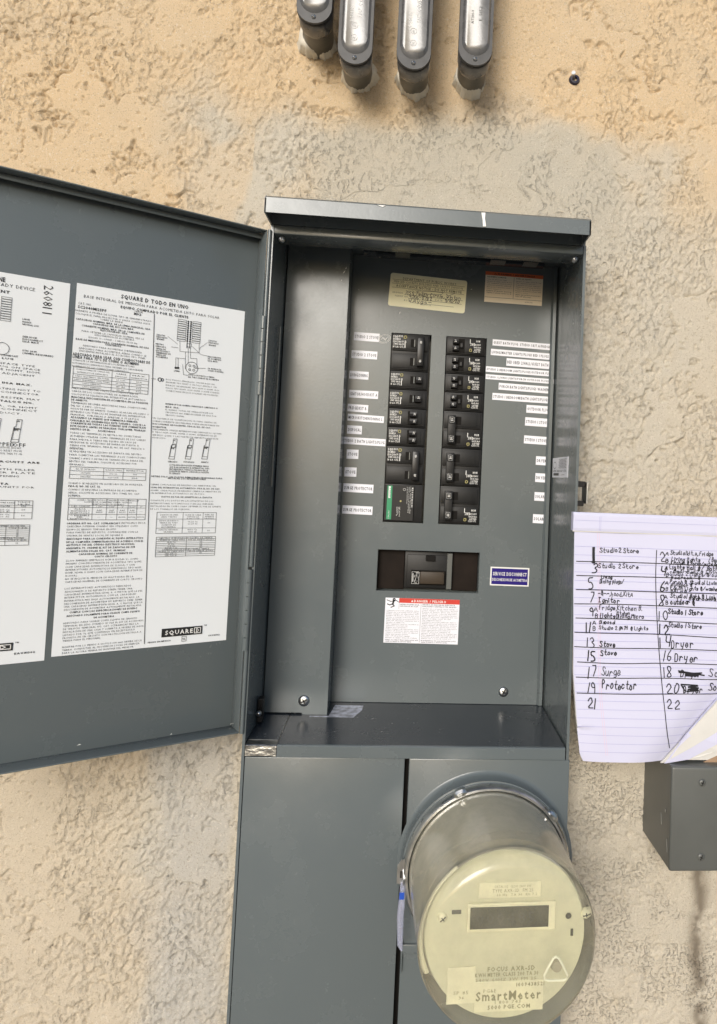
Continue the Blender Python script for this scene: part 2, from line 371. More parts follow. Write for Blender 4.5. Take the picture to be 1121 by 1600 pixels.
idx = np.arange(nx * nz).reshape(nz, nx)
q = np.stack([idx[:-1, :-1], idx[:-1, 1:], idx[1:, 1:], idx[1:, :-1]], -1).reshape(-1, 4)
cxm = ((X[:-1, :-1] + X[1:, 1:]) / 2).ravel(); czm = ((Z[:-1, :-1] + Z[1:, 1:]) / 2).ravel()
q = q[~((cxm > -.1570) & (cxm < .1935) & (czm > -.695) & (czm < .2865))]
me.vertices.add(nx * nz); me.vertices.foreach_set('co', np.stack([X, Y, Z], -1).astype(np.float32).ravel())
me.loops.add(len(q) * 4); me.loops.foreach_set('vertex_index', q.astype(np.int32).ravel())
me.polygons.add(len(q)); me.polygons.foreach_set('loop_start', np.arange(0, len(q) * 4, 4, dtype=np.int32)); me.polygons.foreach_set('use_smooth', np.ones(len(q), bool))
for nm, ar in (('tan', tan), ('grey', grey), ('stain', stain), ('pale', pale), ('smoothness', np.maximum(plate, lower_right)), ('pitted', lower_right * ss(fbm(X, Z, .05, 3, 92), .40, .55))):
    at_ = me.attributes.new(nm, 'FLOAT', 'POINT'); at_.data.foreach_set('value', np.ascontiguousarray(ar, dtype=np.float32).ravel())
me.update(calc_edges=True)
m, t, b = nodes('stucco'); L = t.links.new
def attr(n):
    a = t.nodes.new('ShaderNodeAttribute'); a.attribute_name = n; return a.outputs['Fac']
def mixc(fac, a, c):
    x = t.nodes.new('ShaderNodeMix'); x.data_type = 'RGBA'
    if isinstance(fac, float): x.inputs[0].default_value = fac
    else: L(fac, x.inputs[0])
    for i, c_ in ((6, a), (7, c)):
        if isinstance(c_, tuple): x.inputs[i].default_value = (*c_, 1)
        else: L(c_, x.inputs[i])
    return x.outputs[2]
tc = t.nodes.new('ShaderNodeTexCoord')
def noise(sc, det, lo, hi, a=0, c=1):
    n = t.nodes.new('ShaderNodeTexNoise'); n.inputs['Scale'].default_value = sc; n.inputs['Detail'].default_value = det; L(tc.outputs['Object'], n.inputs[0])
    r = t.nodes.new('ShaderNodeMapRange'); r.inputs[1].default_value = lo; r.inputs[2].default_value = hi; r.inputs[3].default_value = a; r.inputs[4].default_value = c; L(n.outputs[0], r.inputs[0]); return r.outputs[0]
cc = mixc(attr('tan'), (.54, .495, .41), (.64, .48, .295))
cc = mixc(attr('pale'), cc, (.47, .45, .41))
cc = mixc(attr('grey'), cc, (.47, .435, .36))
cc = mixc(noise(9, 5, .45, .7, 0, .2), cc, (.56, .48, .36))
cc = mixc(noise(700, 3, .56, .66, 0, .45), cc, (.25, .20, .14))
cc = mixc(noise(450, 4, .60, .68, 0, .5), cc, (.68, .63, .54))
cc = mixc(noise(26, 6, .56, .74, 0, .22), cc, (.40, .33, .23))
cc = mixc(attr('stain'), cc, (.20, .17, .13))
L(cc, b.inputs['Base Color']); b.inputs['Roughness'].default_value = .88; b.inputs['Specular IOR Level'].default_value = .25
mpn = t.nodes.new('ShaderNodeMapping'); mpn.inputs['Rotation'].default_value = (0, math.radians(-28), 0); mpn.inputs['Scale'].default_value = (1.0, 1.0, .62); L(tc.outputs['Object'], mpn.inputs[0])
na = t.nodes.new('ShaderNodeTexNoise'); na.inputs['Scale'].default_value = 230; na.inputs['Detail'].default_value = 5; na.inputs['Roughness'].default_value = .6; L(mpn.outputs[0], na.inputs[0])
ra = t.nodes.new('ShaderNodeMapRange'); ra.interpolation_type = 'SMOOTHSTEP'; ra.inputs[1].default_value = .34; ra.inputs[2].default_value = .48; L(na.outputs[0], ra.inputs[0])
nb = t.nodes.new('ShaderNodeTexNoise'); nb.inputs['Scale'].default_value = 760; nb.inputs['Detail'].default_value = 5; nb.inputs['Roughness'].default_value = .7; L(tc.outputs['Object'], nb.inputs[0])
sr = t.nodes.new('ShaderNodeMapRange'); sr.inputs[3].default_value = 1.0; sr.inputs[4].default_value = .12; L(attr('smoothness'), sr.inputs[0])
mm = t.nodes.new('ShaderNodeMath'); mm.operation = 'MULTIPLY'; L(ra.outputs[0], mm.inputs[0]); mz = t.nodes.new('ShaderNodeMath'); mz.operation = 'MULTIPLY'; L(sr.outputs[0], mz.inputs[0]); L(noise(16, 4, .38, .62, .35, 1.0), mz.inputs[1]); L(mz.outputs[0], mm.inputs[1])
m2 = t.nodes.new('ShaderNodeMath'); m2.operation = 'MULTIPLY_ADD'; L(nb.outputs[0], m2.inputs[0]); m2.inputs[1].default_value = .7; L(mm.outputs[0], m2.inputs[2])
np_ = t.nodes.new('ShaderNodeTexNoise'); np_.inputs['Scale'].default_value = 260; np_.inputs['Detail'].default_value = 2; L(tc.outputs['Object'], np_.inputs[0])
rp = t.nodes.new('ShaderNodeMapRange'); rp.inputs[1].default_value = .54; rp.inputs[2].default_value = .60; rp.inputs[4].default_value = -1.6; L(np_.outputs[0], rp.inputs[0])
mp2 = t.nodes.new('ShaderNodeMath'); mp2.operation = 'MULTIPLY_ADD'; L(rp.outputs[0], mp2.inputs[0]); L(attr('pitted'), mp2.inputs[1]); L(m2.outputs[0], mp2.inputs[2]); m2 = mp2
bp = t.nodes.new('ShaderNodeBump'); bp.inputs['Distance'].default_value = .0017; bp.inputs['Strength'].default_value = .9
L(m2.outputs[0], bp.inputs['Height']); L(bp.outputs[0], b.inputs['Normal'])
wall = link('stucco_wall', me, m); wall['label'] = 'rough tan stucco house wall behind the grey electrical panel'; wall['category'] = 'wall'

# ================================================================== ELECTRICAL PANEL
panel = thing('electrical_panel', 'grey outdoor electrical service panel with its door swung open to the left', 'electrical panel')
XL, XR, ZT, ZB, YD = -.157, .192, .262, -.2915, .137
e = B()
e.box(XL - .0015, XL + .0015, 0, .165, -.70, ZT + .0076); e.box(XL - .0013, XL + .0014, .0030, .165, ZT + .0077, .2842)
e.box(XR, XR + .003, 0, .165, -.306, ZT + .0076); e.box(XR + .0001, XR + .0028, .0030, .165, ZT + .0077, .2842)
e.box(XL + .0015, XR, .160, .165, -.30, .2842)
e.box(XL - .0015, XR + .003, .0030, .165, .2843, .2858)
e.build('enclosure', 'paint', panel, smooth=True)
t_ = B(); t_.box(XL + .0016, XR - .0002, 0.0005, .0025, .2595, ZT + .0072, .0008); t_.box(XL + .0017, XR - .0003, .0026, .040, .2597, .2612, .0004)
t_.build('door_stop_flange', 'paint', panel, smooth=True)
hd = B(); hd.prof([(.08, .2985), (.08, .300), (-.034, .2880), (-.037, .2855), (-.037, .2695), (-.0355, .2695), (-.0350, .2840), (.0, .2868), (.0, .2697), (.0018, .2697), (.0018, .2870)], -.1592, .1905)
for s in (-.1592, .1890): hd.prof([(-.037, .285), (-.037, .2695), (.0, .2690), (.08, .2690), (.08, .2995)], s - .0002, s + .0015)
hd.build('rain_hood', 'paint', panel)
dr = B(); x, z = at(755, 345, -.0375)
dr.prism([(x - .002, .2852), (x + .0022, .2853), (x + .002, .279), (x + .0029, .274), (x + .0034, .2705), (x + .0002, .2702), (x - .0004, .277)], -.0381, -.0371)
dr.build('paint_drip', 'drip', panel, 'long white paint drip down the front of the hood'); dr = B()
dr.prism([(at(597, 320, -.037)[0] - .005, .2853), (at(597, 320, -.037)[0] + .004, .2853), (at(597, 320, -.037)[0] + .001, .2835)], -.0379, -.0371)
dr.build('paint_drip', 'drip', panel, 'small white paint chip on the top edge of the hood')
# hidden side screws of the flange corners
def screw(cx, cy, cz, r, parent, slot=.4, name='screw', label=None, prot=.0025, mt='zinc'):
    b_ = B(); b_.lathe([(0, cy - prot), (r * .5, cy - prot * .92), (r * .85, cy - prot * .6), (r, cy - .0002), (r, cy + .002)], cx, cz, 24)
    o_ = b_.build(name, mt, parent, label, smooth=True)
    c = B(); ca, sa = math.cos(slot), math.sin(slot)
    for an in (slot, slot + math.pi / 2):
        ca, sa = math.cos(an), math.sin(an); l, w_ = r * (.72 if an == slot else .45), r * .11
        pts = [(cx + a * ca * l - bb * sa * w_, cz + a * sa * l + bb * ca * w_) for a, bb in ((-1, -1), (1, -1), (1, 1), (-1, 1))]
        c.prism(pts, cy - prot - .00015, cy - prot * .8)
    c.build('screw_slot', 'ink', o_); return o_
screw(-.147, .004, .2545, .0035, panel); screw(.183, .004, .2545, .0035, panel)
# tabs
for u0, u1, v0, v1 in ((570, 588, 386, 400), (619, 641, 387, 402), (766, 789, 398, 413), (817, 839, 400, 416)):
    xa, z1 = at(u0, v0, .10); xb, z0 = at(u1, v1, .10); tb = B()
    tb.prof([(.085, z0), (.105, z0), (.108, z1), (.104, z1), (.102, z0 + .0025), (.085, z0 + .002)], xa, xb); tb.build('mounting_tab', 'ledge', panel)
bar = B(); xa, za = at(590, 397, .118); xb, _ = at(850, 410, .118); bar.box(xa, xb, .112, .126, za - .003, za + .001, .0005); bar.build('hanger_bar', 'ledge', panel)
# raised wireway cover
rc = B(); zt = .2835
rc.prism([(XL + .003, -.2885), (-.1085, -.2885), (-.1085, -.2905), (-.079, -.2912), (-.079, zt), (XL + .003, zt)], .091, .0925)
rc.add([(-.079, .0911, -.2912), (-.0787, .1368, -.2895), (-.0787, .1368, zt), (-.079, .0911, zt), (-.0802, .0911, -.2912), (-.0799, .1368, -.2895), (-.0799, .1368, zt), (-.0802, .0911, zt)], [(0, 1, 2, 3), (4, 7, 6, 5), (0, 4, 5, 1), (3, 2, 6, 7)])
rc.build('wireway_cover', 'paint', panel)
screw(-.107, .091, -.2745, .0068, panel, .5, label='bright slotted screw at the foot of the wireway cover')
dd = B()
for uu, vv, a, l in ((538, 425, 1.0, .005), (541, 419, 1.2, .003), (534, 438, 1.2, .002)):
    x, z = at(uu, vv, .0905); dd.prism([(x - math.cos(a) * l / 2, z - math.sin(a) * l / 2), (x + .0008, z), (x + math.cos(a) * l / 2, z + math.sin(a) * l / 2), (x - .0006, z)], .0904, .0909)
dd.build('paint_fleck', 'drip', panel)
# deadfront with its three cut-outs
PIT, T0 = .0244, .1838
OP = [(-.0250, .0272, -.0612, T0), (.0464, .0998, -.0612, T0 - .0003), (-.0290, .1020, -.1486, -.0964)]
def plate_holes(b_, x0, x1, z0, z1, holes, ya, yb):
    xs = sorted({x0, x1} | {h_[0] for h_ in holes} | {h_[1] for h_ in holes}); zs = sorted({z0, z1} | {h_[2] for h_ in holes} | {h_[3] for h_ in holes})
    # keep faces only where no hole lies; each strip built as one quad per cell on front, rims round the holes
    for i in range(len(xs) - 1):
        for j in range(len(zs) - 1):
            cx, cz = (xs[i] + xs[i + 1]) / 2, (zs[j] + zs[j + 1]) / 2
            if any(h_[0] < cx < h_[1] and h_[2] < cz < h_[3] for h_ in holes): continue
            b_.add([(xs[i], ya, zs[j]), (xs[i + 1], ya, zs[j]), (xs[i + 1], ya, zs[j + 1]), (xs[i], ya, zs[j + 1])], [(0, 1, 2, 3)])
    for a0, a1, c0, c1 in holes + [(x0, x1, z0, z1)]:
        b_.add([(a0, ya, c0), (a1, ya, c0), (a1, ya, c1), (a0, ya, c1), (a0, yb, c0), (a1, yb, c0), (a1, yb, c1), (a0, yb, c1)], [(0, 1, 5, 4), (1, 2, 6, 5), (2, 3, 7, 6), (3, 0, 4, 7)])
df_ = B(); plate_holes(df_, -.0784, .1835, -.2890, .2835, OP, YD, YD + .0018)
df_.add([(.1836, YD, -.289), (.1858, YD - .0035, -.289), (.1858, YD - .0035, .2835), (.1836, YD, .2835)], [(0, 1, 2, 3)])
df_.add([(.1859, YD - .0035, -.289), (.1900, YD - .0035, -.289), (.1900, YD - .0035, .2835), (.1859, YD - .0035, .2835)], [(0, 1, 2, 3)])
dfo = df_.build('deadfront', 'paint', panel)
bk = B(); bk.box(-.06, .13, YD + .03, YD + .033, -.16, .20); bk.build('breaker_cavity', 'dark', panel)
screw(at(787, 1081, YD)[0], YD, at(787, 1081, YD)[1], .0066, panel, 1.1, label='bright slotted screw near the foot of the deadfront')
# sill
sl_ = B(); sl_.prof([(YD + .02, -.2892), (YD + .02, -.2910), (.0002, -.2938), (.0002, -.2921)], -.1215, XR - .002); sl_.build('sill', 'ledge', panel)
sl_ = B(); sl_.prof([(0.0, -.2935), (0.0, -.3050), (-.0032, -.3050), (-.0032, -.2935), (-.0024, -.2924), (0.0, -.2921)], -.1215, XR - .002); sl_.build('sill_flange', 'paint', panel)
s2 = B(); s2.prof([(YD, -.2898), (YD, -.2914), (0.001, -.2941), (0.001, -.3042), (-.0022, -.3042), (-.0022, -.2935), (-.0012, -.2926)], XL + .0025, -.1222)
s2.build('hinge_bracket', 'galv', panel, 'bare scratched galvanised steel at the hinge corner of the sill')
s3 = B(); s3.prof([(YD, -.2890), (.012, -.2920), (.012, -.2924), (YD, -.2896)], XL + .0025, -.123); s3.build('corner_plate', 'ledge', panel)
s4 = B(); s4.box(XL + .0022, XL + .0085, .055, .068, -.289, -.262, .001); s4.build('hinge_stop', 'handle', panel)
s5 = B(); s5.tube([(XL + .004, .06, .168), (XL + .004, .06, .10), (XL + .004, .06, -.02)], .0011, 6); s5.build('door_stay', 'paint', panel)
screw(-.151, .045, -.2755, .003, panel)
fl = B()
p_ = [at(u, v, .120) for u, v in ((520, 1097), (568, 1098), (566, 1110), (548, 1122), (515, 1123), (484, 1123), (484, 1117), (515, 1117))]
def sillz(y): return -.2892 - (.157 - y) * (.0048 / .157) + .0005
def sillpt(u, v):
    r = ray(u, v)
    y = .1
    for _ in range(6): tt = sillz(y) / r[2]; y = tt * r[1] - CD
    return (tt * r[0], y, sillz(y) + .0004)
P3 = [sillpt(u, v) for u, v in ((524, 1102), (568, 1103), (566, 1110), (552, 1122), (518, 1123), (484, 1123), (484, 1119), (514, 1119))]
fl.add(P3 + [(a, b_2, c - .0004) for a, b_2, c in P3], [tuple(range(8))] + [(i, (i + 1) % 8, 8 + (i + 1) % 8, 8 + i) for i in range(8)])
fl.build('foil_label', 'foil', panel, 'peeling silver foil label in the corner of the sill')
# lower covers
lc = B(); lc.box(XL + .0022, .0148, -.0002, .012, -.70, -.3062, .0008); lc.build('lower_cover', 'paint', panel, smooth=True)
GX0, GX1 = .0196, .1962
CX, CZ = .1068, -.4135
mc = B(); mc.box(GX0, GX1, -.0004, .10, -.70, -.3062, .0012); mc.build('meter_section_cover', 'paint', panel, smooth=True)
ch = B(); ch.box(.0142, .0200, .012, .02, -.70, -.3062); ch.build('cover_gap_channel', 'dark', panel)
sk = B(); sk.box(XL + .003, .1955, .0145, .1, -.7005, -.3075); sk.build('lower_box', 'dark', panel)
cr = B(); cr.lathe([(.0955, -.0004), (.0932, -.0014), (.0912, -.0042), (.0905, -.012), (.0900, -.0145), (.0880, -.0150), (.082, -.0150)], CX, CZ, 96)
cr.build('meter_collar', 'paint', panel, smooth=True)
# latch hasp on the right edge
hs = B(); x0, z0 = at(899, 790, .02); x1, z1 = at(911, 752, .02)
hs.box(XR + .0032, x1 + .001, .010, .030, z1 - .0065, z1, .0008); hs.build('latch_hasp', 'handle', panel)
hs = B(); hs.box(XR + .0032, x1 - .0005, .010, .030, z0, z0 + .0060, .0008); hs.build('latch_hasp', 'handle', panel)
h3 = B(); h3.box(XR + .0032, XR + .0060, .012, .020, z0 + .0062, z1 - .0067, .0005); h3.build('latch_tongue', 'paint', panel)
h2 = B(); h2.box(x1 + .0012, x1 + .0026, .005, .028, z0 + .003, z1 - .001, .0004); h2.build('latch_plate', 'zinc', panel)

# ------------------------------------------------------------------ door, hinge on the left edge
DA = math.radians(31); HXd, HYd = -.1595, -.0025
DDx, DDy = -math.cos(DA), -math.sin(DA); NX, NY = math.sin(DA), -math.cos(DA)     # along the door; towards the viewer
def dpt(s, n, z): return (HXd + DDx * s + NX * n, HYd + DDy * s + NY * n, z)
FD = .024
d = B(); W_ = .352
def dbox(b_, s0, s1, n0, n1, z0, z1, bev=.0006):
    k = B(); k.box(s0, s1, n0, n1, z0, z1, bev); b_.add([dpt(*p) for p in k.v], k.f)
dbox(d, .002, W_, -FD - .0015, -FD, -.2805, .2615)
dbox(d, .002, W_, -FD, 0, .2600, .2615); dbox(d, .002, W_, -FD + .009, -FD + .0105, .2545, .2598, .0004)
dbox(d, .002, W_, -FD, 0, -.2805, -.2790)
dbox(d, .002, .0035, -FD, 0, -.2788, .2598); dbox(d, W_ - .0015, W_, -FD, 0, -.2788, .2598)
d.build('door', 'paint', panel, 'door leaf swung open to the left, its inner face turned out', smooth=True)
def dl(u, v, off=FD - .0004):     # pixel -> (s, z) on the door's inner face
    r = ray(u, v); hx, hy = HXd - NX * off, HYd - NY * off
    tt, ssv = np.linalg.solve(np.array([[r[0], -DDx], [r[1], -DDy]]), np.array([hx, hy + CD])); return -ssv, tt * r[2]   # s negated so that text runs to the right
def dxf(a, z): return dpt(-a, -FD + .0006, z)
hg = B()
for z0, z1 in ((.2600, .1745), (-.098, -.279)):
    pass
for zz0, zz1 in ((.10, .262), (-.105, .097), (-.281, -.108)):
    hg.tube([(XL - .0022, -.0016, zz0), (XL - .0022, -.0016, zz1)], .0022, 10)
hg.build('hinge_pin', 'paint', panel, smooth=True)
kz = .166
for z_ in [.166 - i * .0145 for i in range(6)] + [-.108 - i * .0145 for i in range(6)]:
    k = B(); k.tube([(XL - .0035, -.0022, z_), (XL - .0035, -.0022, z_ - .0135)], .0034, 10); k.build('hinge_knuckle', 'paint', panel, smooth=True)
sc_ = B()
for uu, vv, l in ((120, 1165, .004), (56, 1194, .002), (266, 1148, .002), (360, 1132, .001)):
    a_, z_ = dl(uu, vv); k = Print(); k.fill([(a_, z_), (a_ + l, z_ + .0004), (a_ + l * .6, z_ + .0012)]); sc_.add([dxf(*q_) for q_ in k.v], k.f)
sc_.build('paint_fleck', 'drip', panel)

# ------------------------------------------------------------------ printed labels on the door
def dquad(name, quad, mt, label):
    a0 = (quad[0][0] + quad[3][0]) / 2; a1 = (quad[1][0] + quad[2][0]) / 2; z1 = (quad[0][1] + quad[1][1]) / 2; z0 = (quad[2][1] + quad[3][1]) / 2
    b_ = B(); dq = lambda a, n, z: dpt(-a, n, z)
    v = [dq(a, n, z) for a in (a0, a1) for n in (-FD + .0001, -FD + .0004) for z in (z0, z1)]
    b_.add(v, [(0, 1, 3, 2), (4, 6, 7, 5), (0, 4, 5, 1), (2, 3, 7, 6), (0, 2, 6, 4), (1, 5, 7, 3)])
    return b_.build(name, mt, panel, label), (a0, a1, z0, z1)
lab, RL = dquad('instruction_label', [dl(u, v) for u, v in ((111, 443), (376, 483), (361, 997), (90, 1028))], 'doorlabel', 'white Spanish wiring instruction sheet on the open door, whole in view')
k = 2.8025
def z1_(x, y): return dl(x / k, 400 + y / k)
def z2_(x, y): return dl(x / k, 720 + y / k)
LN = Print(); LB = Print(); LG = Print()
def ln(f, y, x0, x1, txt, bold=0, h=.0017, tgt=None):
    a, z = f(x0, y); a1, _ = f(x1, y)
    (LB if bold else LN).text(txt, a, z, h, a1 - a, bool(bold))
# title block (y given at the left end)
ln(z1_, 176, 530, 830, 'SQUARE D TODO EN UNO', 1, .0040)
ln(z1_, 175, 367, 968, 'BASE INTEGRAL DE MEDICIÓN PARA ACOMETIDA LISTO PARA SOLAR', 0, .0027)
ln(z1_, 222, 528, 828, 'EQUIPO COMPRADO POR EL CLIENTE', 1, .0025)
ln(z1_, 205, 342, 404, 'CAT. NO.', 0, .0022); ln(z1_, 221, 340, 468, 'SC2040M125PF', 1, .0026); ln(z1_, 241, 588, 628, 'SERIE', 0, .0018); ln(z1_, 252, 586, 620, 'M02', 1, .0024)
for y, x0, x1, b_, t_s in (
 (236, 328, 668, 0, 'GABINETE A PRUEBA DE LLUVIA TIPO 3R SEMI-EMPOTRADO'), (250, 330, 662, 0, 'COLOQUE EL PAPEL PROTECTOR O JUNTA CONTRA AGUA'), (277, 440, 540, 0, 'SOBRE LA BRIDA'),
 (274, 332, 662, 1, 'CAPACIDAD NOMINAL MÁX. DE LA LÍNEA PRINCIPAL: 125A'), (296, 407, 590, 1, 'CAPACIDAD DEL BUS 225A MÁX.'), (303, 358, 636, 1, 'CORRIENTE NOMINAL MÁX. DE LA COMPAÑÍA DE'),
 (324, 440, 560, 1, 'ELECTRICIDAD: 125A'), (327, 358, 634, 0, 'PARA OBTENER LA CAPACIDAD NOMINAL VEA LA'), (345, 415, 590, 0, 'DESCONEXIÓN DE ACOMETIDA'), (355, 388, 604, 0, '120/240 V~ 1 FASE - 3 HILOS, 50-60 Hz'),
 (362, 332, 656, 1, 'BASE DE MEDICIÓN PARA CORRIENTE NOMINAL DE 125A'), (387, 460, 532, 1, 'CONTINUOS'), (391, 362, 624, 0, 'ADECUADO PARA ACOMETIDA SUBTERRÁNEA'),
 (402, 344, 644, 0, 'ADECUADO PARA ACOMETIDA AÉREA CUANDO SE'), (414, 348, 640, 0, 'ENCUENTRE INSTALADO EL ACCESORIO TIPO TÚNEL'),
 (454, 318, 592, 0, 'CONSULTE LA INFORMACIÓN DE LOS INTERRUPTORES'), (467, 316, 630, 0, 'AUTOMÁTICOS DERIVADOS PARA OBTENER LAS CAPACIDADES'), (480, 316, 565, 0, 'NOMINALES DE LOS CONDUCTORES DERIVADOS'),
 (577, 314, 608, 0, 'PARA DESCONECTAR TODOS LOS CONDUCTORES DE'), (590, 314, 608, 0, 'CARGA DE LOS CONDUCTORES DE ALIMENTACIÓN,'), (603, 313, 640, 0, 'COLOQUE LA PALANCA DEL INTERRUPTOR AUTOMÁTICO'),
 (616, 312, 650, 1, 'MARCADA DESCONEXIÓN DE ACOMETIDA EN LA POSICIÓN'), (628, 311, 386, 1, 'DE ABIERTO.'), (641, 310, 645, 0, 'TERMINALES DE LÍNEA ADECUADAS PARA CONDUCTORES'),
 (654, 310, 462, 0, 'DEL NO. 4 AWG - 250 kcmil'), (667, 310, 655, 0, 'NOTA DE PAR DE APRIETE: CUANDO SE HAYAN AFLOJADO O'), (680, 309, 640, 0, 'RETIRADO LAS TUERCAS DE MONTAJE DEL INTERRUPTOR'),
 (693, 309, 610, 0, 'PRINCIPAL, VUÉLVALAS A APRETAR A 75 LB-PULG'), (705, 309, 605, 1, 'APAGANDO LA FUENTE QUE SUMINISTRA ENERGÍA'), (718, 308, 640, 1, 'PARALELA NO DESENERGIZA ESTE TABLERO. CORTE LA'),
 (730, 308, 640, 1, 'CORRIENTE DE TODAS LAS FUENTES QUE SUMINISTRAN'), (743, 307, 640, 1, 'ESTE EQUIPO ANTES DE REALIZAR CUALQUIER TRABAJO'), (756, 307, 398, 1, 'DENTRO DE ÉL.'), (765, 428, 505, 1, 'ACCESORIOS'),
 (773, 306, 620, 0, 'TODAS LAS TERMINALES DE NEUTRO NO CONECTADAS'), (787, 306, 640, 0, 'SE PUEDEN UTILIZAR COMO TERMINALES DE LOS CABLES'), (801, 306, 598, 0, 'PARA PUESTA A TIERRA DEL EQUIPO. EN CASO DE'),
 (814, 305, 610, 0, 'NECESITAR EL ACCESORIO DE BARRA DE PUESTA A'), (828, 305, 636, 0, 'TIERRA POR SEPARADO, PIDA EL NO. DE CAT. PK15GTA O'), (841, 305, 370, 1, 'PK15GTAL.'),
 (854, 304, 622, 0, 'SE REQUIERE UN ACCESORIO DE ZAPATA DEL NEUTRO'), (869, 304, 640, 0, 'PARA CONECTAR LAS TERMINALES A LOS CONDUCTORES'), (884, 303, 630, 0, 'CALIBRE 3 AWG O DE MAYOR TAMAÑO EN LA BARRA DEL'),
 (898, 303, 600, 0, 'NEUTRO DEL TABLERO. SOLICITE EL ACCESORIO POR'), (912, 303, 370, 0, 'SEPARADO.')):
    ln(z1_, y, x0, x1, t_s, b_)
ln(z1_, 427, 318, 660, 'ADECUADO PARA USAR CON CONDUCTORES DE', 1, .0026); ln(z1_, 440, 318, 612, 'LÍNEA PARA 75°C DE COBRE O ALUMINIO', 1, .0026)
for y, x0, x1, b_, t_s in (
 (97, 299, 628, 0, 'CUANDO SE NECESITE UN ACCESORIO DE 5A MORDAZA,'), (110, 299, 440, 1, 'PIDA EL NO. DE CAT. 5J.'), (125, 298, 600, 0, 'CUANDO SE REQUIERA LA ENTRADA DE ACOMETIDA'), (139, 298, 615, 0, 'AÉREA, SOLICITE EL ACCESORIO TIPO TÚNEL NO. CAT.'), (152, 298, 355, 1, 'SCTKP20.'),
 (274, 292, 520, 1, 'ORDENAR KIT NO. CAT. SCF1RAINCAP'), (272, 522, 638, 0, 'E INSTALARLO EN LA'), (287, 292, 606, 0, 'CABECERA SUPERIOR CUANDO SEA UTILIZADO COMO'), (301, 292, 512, 0, 'EQUIPO DE SERVICIO TEMPORAL EN SITIO.'), (314, 291, 606, 0, 'PARA PARTES DE REPUESTO, COMUNÍQUESE CON LA'), (328, 291, 540, 0, 'OFICINA DE VENTAS LOCAL DE SQUARE D'),
 (342, 290, 628, 1, 'ADECUADO PARA LA CONEXIÓN AL EQUIPO INTERACTIVO'), (356, 290, 628, 1, 'DE LA COMPAÑÍA SUMINISTRADORA DE ACUERDO CON EL'), (369, 290, 590, 1, 'ARTÍCULO 705 DEL CÓDIGO ELÉCTRICO NACIONAL'), (383, 289, 592, 1, 'ANSI/NFPA 70. ORDENE EL KIT DE ZAPATAS DE SUB'), (397, 289, 550, 1, 'ALIMENTACIÓN SOLAR NO. CAT. SRSMSIAF'),
 (409, 344, 580, 1, 'CAPACIDAD NOMINAL DE CORRIENTE DE'), (419, 414, 514, 1, 'CORTO CIRCUITO'),
 (438, 288, 606, 0, '22,000 AMPERES SIMÉTRICOS RCM A 120/240 V~ COMO'), (451, 288, 620, 0, 'MÁXIMO CON DESCONEXIÓN DE ACOMETIDA TIPO QOM2'), (465, 287, 590, 0, '(CON CAPACIDAD INTERRUPTIVA DE 22,000A) Y CON'), (478, 287, 620, 0, 'INTERRUPTORES AUTOMÁTICOS DERIVADOS TIPO HOM,'), (491, 286, 624, 0, 'HOMP, HOMA O HOMT (CON CAPACIDAD INTERRUPTIVA DE'), (504, 286, 340, 0, '10,000A).'), (518, 285, 584, 0, 'NO SE INCLUYE EL MEDIDOR DE WATT-HORA EN LA'), (531, 285, 624, 0, 'CAPACIDAD NOMINAL DE CORRIENTE DE CORTO CIRCUITO'),
 (560, 283, 574, 0, 'LOS INTERRUPTORES AUTOMÁTICOS DERIVADOS'), (574, 283, 580, 0, 'ADICIONALES O DE REPUESTO DEBEN TENER UNA'), (587, 282, 624, 0, 'CAPACIDAD INTERRUPTIVA IGUAL A, O MAYOR QUE LA DEL'), (600, 282, 596, 0, 'INTERRUPTOR AUTOMÁTICO CON LA CAPACIDAD'), (614, 281, 610, 0, 'INTERRUPTIVA MÁS BAJA ACTUALMENTE INSTALADO. LA'), (627, 281, 624, 0, 'DESCONEXIÓN DE ACOMETIDA DE REPUESTO DEBE TENER'), (640, 280, 624, 0, 'UNA CAPACIDAD INTERRUPTIVA IGUAL A, O MAYOR QUE LA'), (653, 280, 620, 0, 'DESCONEXIÓN DE ACOMETIDA ACTUALMENTE INSTALADA.'),
 (664, 304, 600, 1, 'CUMPLE CON LAS ESPECIFICACIONES DE EUSERC'), (680, 290, 612, 1, 'ADECUADO SOLAMENTE PARA USARSE COMO EQUIPO'), (686, 410, 500, 1, 'DE ACOMETIDA'),
 (712, 276, 600, 0, 'ADECUADO PARA USARSE COMO EQUIPO DE SERVICIO'), (725, 276, 628, 0, 'TEMPORAL EN SITIO CUANDO SE USA EL KIT DE ACCESORIO'), (738, 276, 606, 0, 'DE SERVICIO TEMPORAL NO. CAT. SCF1RAINCAP MÁS LA'), (751, 275, 628, 0, 'INSTALACIÓN DE UNA CAJA Y CUBIERTA A PRUEBA DE AGUA'), (764, 275, 590, 0, 'LISTADO POR UL QUE CONTENGA UN RECEPTÁCULO'), (777, 274, 618, 0, 'PROVISTO DE UN CIRCUITO CON PROTECCIÓN DE FALLA A'), (789, 274, 442, 0, 'TIERRA PARA EL PERSONAL.'),
 (817, 272, 620, 0, 'MONTAR POR LO MENOS A 24 PULG (610 mm) ARRIBA DE LA'), (830, 272, 610, 0, 'TIERRA. CONSULTAR AL PROVEEDOR LOCAL DE ENERGÍA'), (843, 272, 586, 0, 'PARA LA ALTURA MÍNIMA DE MONTAJE DEL MEDIDOR.')):
    ln(z2_, y, x0, x1, t_s, b_)
